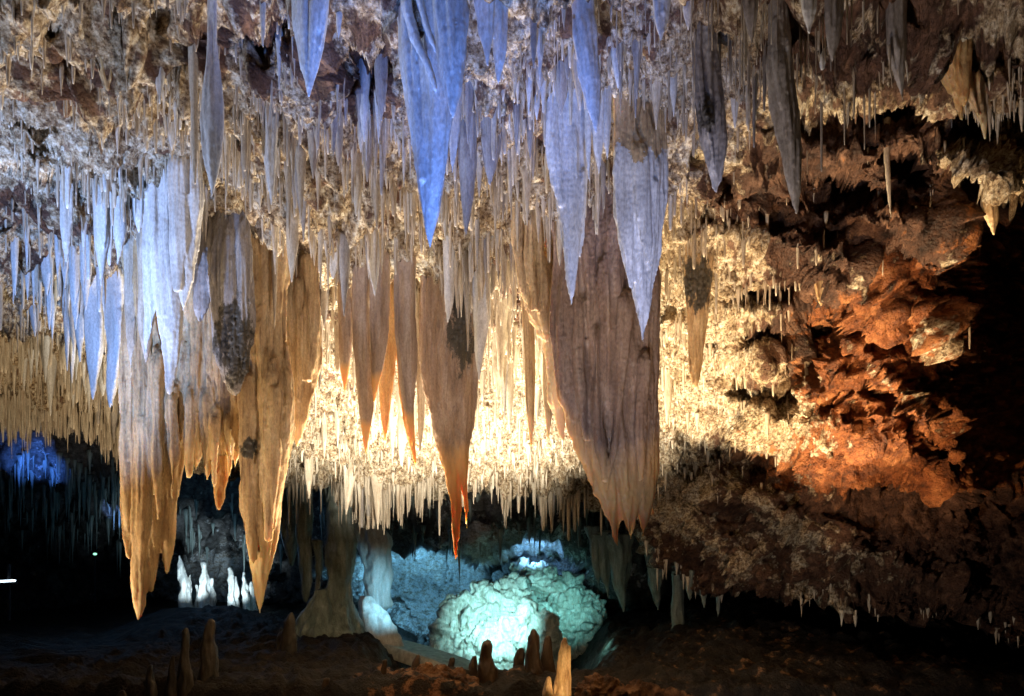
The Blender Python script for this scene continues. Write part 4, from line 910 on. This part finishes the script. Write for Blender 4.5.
# the path: a narrow concrete walk with a kerb, slanting down to the right
pts = [(352, 636, 16.0), (395, 648, 15.0), (430, 660, 14.2), (470, 680, 13.2), (500, 700, 12.4)]
V = []; Qd = []
for i, (x, y, D) in enumerate(pts):
    p = W(x, y, D); n = np.array([.62, .78, 0])
    for a, dz in ((0, -.25), (0, 0), (.12, 0), (.12, -.06), (.95, -.06), (.95, -.4)):
        V.append(p+n*a+np.array([0, 0, dz]))
for i in range(len(pts)-1):
    for k in range(5): b = i*6+k; Qd.append((b, b+1, b+7, b+6))
m_path, nt, b = new_mat('pale_concrete')
nn = N(nt, 'ShaderNodeTexNoise', Scale=9.0, Detail=6.0); nt.links.new(mapping(nt, (1, 1, 1)), nn.inputs['Vector'])
nt.links.new(ramp(nt, nn.outputs[0], [(.3, (.3, .3, .27)), (.7, (.6, .6, .55))]), b.inputs['Base Color']); b.inputs['Roughness'].default_value = .7
props(link('path', mesh_from(V, Qd, smooth=False), m_path), 'pale concrete footpath with a kerb leading to the grotto', kind='structure')

# lit lamps seen far off at the left: a strip light on a post and a tiny exit lamp
def emis(name, c, s):
    m, nt, b = new_mat(name); b.inputs['Emission Color'].default_value = (*c, 1); b.inputs['Emission Strength'].default_value = s; b.inputs['Base Color'].default_value = (*c, 1); return m
M_lamp = emis('cold_white_lamp', (.75, .9, 1), 3.0); M_green = emis('green_lamp', (.4, 1, .7), 1.5)
m_metal, nt, b = new_mat('dark_metal'); b.inputs['Base Color'].default_value = (.03, .03, .035, 1); b.inputs['Metallic'].default_value = .7; b.inputs['Roughness'].default_value = .5
nn = N(nt, 'ShaderNodeTexNoise', Scale=30.0); nt.links.new(ramp(nt, nn.outputs[0], [(.4, (.02, .02, .025)), (.6, (.05, .05, .055))]), b.inputs['Base Color'])
import bmesh
def box(sx, sy, sz, bev=.01):
    bm = bmesh.new(); bmesh.ops.create_cube(bm, size=1)
    for v in bm.verts: v.co.x *= sx; v.co.y *= sy; v.co.z *= sz
    bmesh.ops.bevel(bm, geom=bm.edges[:], offset=bev, segments=2, affect='EDGES'); m = bpy.data.meshes.new('b'); bm.to_mesh(m); bm.free(); return m
e = bpy.data.objects.new('strip_light', None); col.objects.link(e); e.location = W(8, 615, 17); props(e, 'glowing white strip light on a post far off in the darkness', 'lamp')
def child(name, mesh, mat, at, rz=0):
    mesh.materials.append(mat); o = bpy.data.objects.new(name, mesh); col.objects.link(o); o.parent = e; o.location = at-np.array(e.location); o.rotation_euler.y = rz; return o
child('post', box(.06, .06, 1.3), m_metal, W(9, 592, 17.1)); child('tube', box(.42, .05, .05, .02), M_lamp, W(7, 581, 17), -.05); child('housing', box(.46, .08, .05), m_metal, W(7, 583.6, 17.03), -.05)
e = bpy.data.objects.new('marker_light', None); col.objects.link(e); e.location = W(95, 600, 21); props(e, 'tiny greenish marker lamp far off in the dark', 'lamp')
child('lamp', box(.11, .06, .06, .02), M_green, W(95, 554, 21)); child('post', box(.04, .04, 1.4), m_metal, W(95, 579, 21.05))

# ------------------------------------------------------------------ lights (cave floodlights, fixtures unseen, plus a few added fills)
def aim(o, target):
    import mathutils
    d = mathutils.Vector(target)-mathutils.Vector(o.location); o.rotation_euler = d.to_track_quat('-Z', 'Y').to_euler()
def spot(name, loc, target, color, power, angle=60, blend=.5, size=.03):
    l = bpy.data.lights.new(name, 'SPOT'); l.energy = power; l.color = color; l.spot_size = math.radians(angle); l.spot_blend = blend; l.shadow_soft_size = size
    o = bpy.data.objects.new(name, l); col.objects.link(o); o.location = loc; aim(o, target); return o
def point(name, loc, color, power, size=.03):
    l = bpy.data.lights.new(name, 'POINT'); l.energy = power; l.color = color; l.shadow_soft_size = size
    o = bpy.data.objects.new(name, l); col.objects.link(o); o.location = loc; return o
WARM = (1, .80, .52); BLUE = (.16, .32, 1); PALE = (.55, .70, 1); TEAL = (.25, 1, .85); CYAN = (.2, .62, 1)
# behind the curtains, lighting the ceiling from below
def wz(px, D, z): return np.array([(px-CX)/F*D, D, z])
spot('flood_warm', wz(375, 8.85, -1.86), W(380, 340, 10.2), (1, .93, .77), 2900, 96)
spot('flood_warm', wz(520, 8.85, -1.86), W(520, 320, 10.2), (1, .92, .75), 2700, 84)
spot('flood_warm', wz(440, 8.85, -1.86), W(430, 445, 12.6), (1, .92, .76), 1300, 58)
spot('flood_warm', wz(665, 7.8, -2.0), W(722, 285, 8.2), (1, .79, .48), 3000, 72, .35)
spot('flood_warm', wz(285, 8.3, -2.0), W(300, 330, 9.0), (1, .80, .52), 600, 90)
spot('flood_warm', wz(20, 8.85, -1.9), W(30, 400, 12.5), (1, .78, .50), 900, 64)
# warm on the front of the left curtain
spot('flood_amber', (-5.6, 5.7, -1.5), W(195, 455, 7.0), (1, .74, .44), 620, 46)
spot('flood_amber', wz(140, 5.2, -2.1), W(230, 480, 7.0), (1, .68, .36), 120, 44)
spot('tips_fill', wz(560, 7.4, -2.2), W(560, 490, 6.6), (1, .58, .26), 190, 36, .8)  # added fill to brighten the curtain tips, no fixture known there
# mid ceiling
spot('flood_mid', wz(440, 5.0, -2.3), W(320, 120, 6.2), (1, .82, .68), 450, 66)
spot('flood_back', wz(430, 8.5, -1.8), W(340, 110, 5.6), (1, .84, .60), 2500, 62)
spot('flood_top', wz(560, 3.6, -1.8), W(560, 40, 4.8), (.66, .74, 1), 260, 84)
spot('flood_top', (-4.4, 3.6, -.6), W(120, 40, 4.8), (.50, .64, 1), 900, 70)
# near blue
spot('flood_blue', (-.3, 3.0, -.72), W(440, 50, 4.0), (.10, .27, 1), 1050, 46, .8)
spot('flood_blue', (.9, 3.3, -.8), W(620, 190, 5.0), (.20, .38, 1), 430, 33, .8)
# pale blue on the left ceiling
spot('flood_pale_blue', (-3.9, 3.9, -1.3), W(60, 200, 7.0), (.24, .44, 1), 2500, 54, .8)
# right rock face
spot('flood_right', wz(740, 5.4, -2.0), W(890, 330, 7.5), (1, .66, .34), 1150, 70, .8)
spot('flood_right', wz(700, 3.8, -1.6), W(890, 80, 5.2), (1, .78, .56), 420, 70, .6)
spot('flood_orange', wz(820, 6.2, -1.6), W(910, 440, 7.7), (1, .45, .15), 170, 75, 1.0)
# dim lower slope and floor
spot('glow_slope', wz(700, 6.6, -1.9), W(820, 560, 10.5), (1, .88, .76), 190, 84, .9, .1)
spot('glow_floor', wz(430, 8.6, -1.7), W(405, 680, 10), (1, .42, .14), 7, 60, .9)
spot('glow_stalagmite', wz(600, 7.6, -1.75), W(562, 672, 8.6), (1, .65, .3), 60, 34, .5)
# grotto
spot('grotto_teal', W(500, 606, 15.0), W(498, 630, 18.3), (.40, .97, 1), 950, 66, 1.0)
spot('grotto_teal', W(575, 600, 16.2), W(556, 600, 18.8), (.28, .95, .95), 200, 70, 1.0)
spot('grotto_blue', W(404, 634, 19.0), W(408, 580, 22), (.2, .62, 1), 900, 95, .8)
spot('grotto_blue', W(530, 556, 18.9), W(548, 548, 20.8), (.2, .52, 1), 130, 120, 1.0)
spot('grotto_blue', W(425, 600, 14.6), W(372, 600, 16.0), (.3, .75, 1), 200, 64, 1.0)
point('grotto_side', W(600, 640, 14.2), (.35, .9, .75), 5, .1)
# far left
spot('far_blue', W(30, 560, 17.5), W(35, 465, 20.3), (.06, .22, 1), 3000, 26, 1.0)
spot('far_blue', W(118, 560, 20), W(115, 515, 22), (.2, .4, 1), 600, 14, .5)
spot('far_white', W(196, 606, 18.7), W(190, 575, 20), (.62, .84, 1), 300, 56, .8, .05)
spot('far_white', W(228, 608, 18.7), W(234, 582, 20), (.62, .84, 1), 300, 56, .8, .05)
spot('far_fill', W(300, 660, 12.8), W(330, 570, 15), (.38, .95, .78), 150, 80, .8, .2)
point('far_fill', W(60, 525, 16.5), (.16, .42, .8), 38, .3)  # added dim fill hanging in mid-air, no lamp stands here
point('far_fill', W(215, 535, 17.5), (.2, .45, .8), 40, .3)
point('far_fill', W(480, 520, 15.6), (.6, .5, .6), 2.5, .2)

w = bpy.data.worlds.new('World'); sc.world = w; w.use_nodes = True
w.node_tree.nodes['Background'].inputs[0].default_value = (.10, .12, .2, 1); w.node_tree.nodes['Background'].inputs[1].default_value = .01
cd = bpy.data.cameras.new('Camera'); cam = bpy.data.objects.new('Camera', cd); col.objects.link(cam)
cam.rotation_euler = (math.pi/2, 0, 0); cd.sensor_width = 36; cd.lens = F/1024*36; cd.shift_y = (HY-348)/1024; cd.clip_end = 300; cd.clip_start = .05
sc.camera = cam
sc.view_settings.view_transform = 'Standard'; sc.view_settings.look = 'None'; sc.view_settings.exposure = 0; sc.view_settings.gamma = 1
sc.render.engine = 'CYCLES'; sc.cycles.max_bounces = 4; sc.cycles.diffuse_bounces = 2; sc.cycles.use_denoising = True
sc.cycles.sample_clamp_indirect = 4
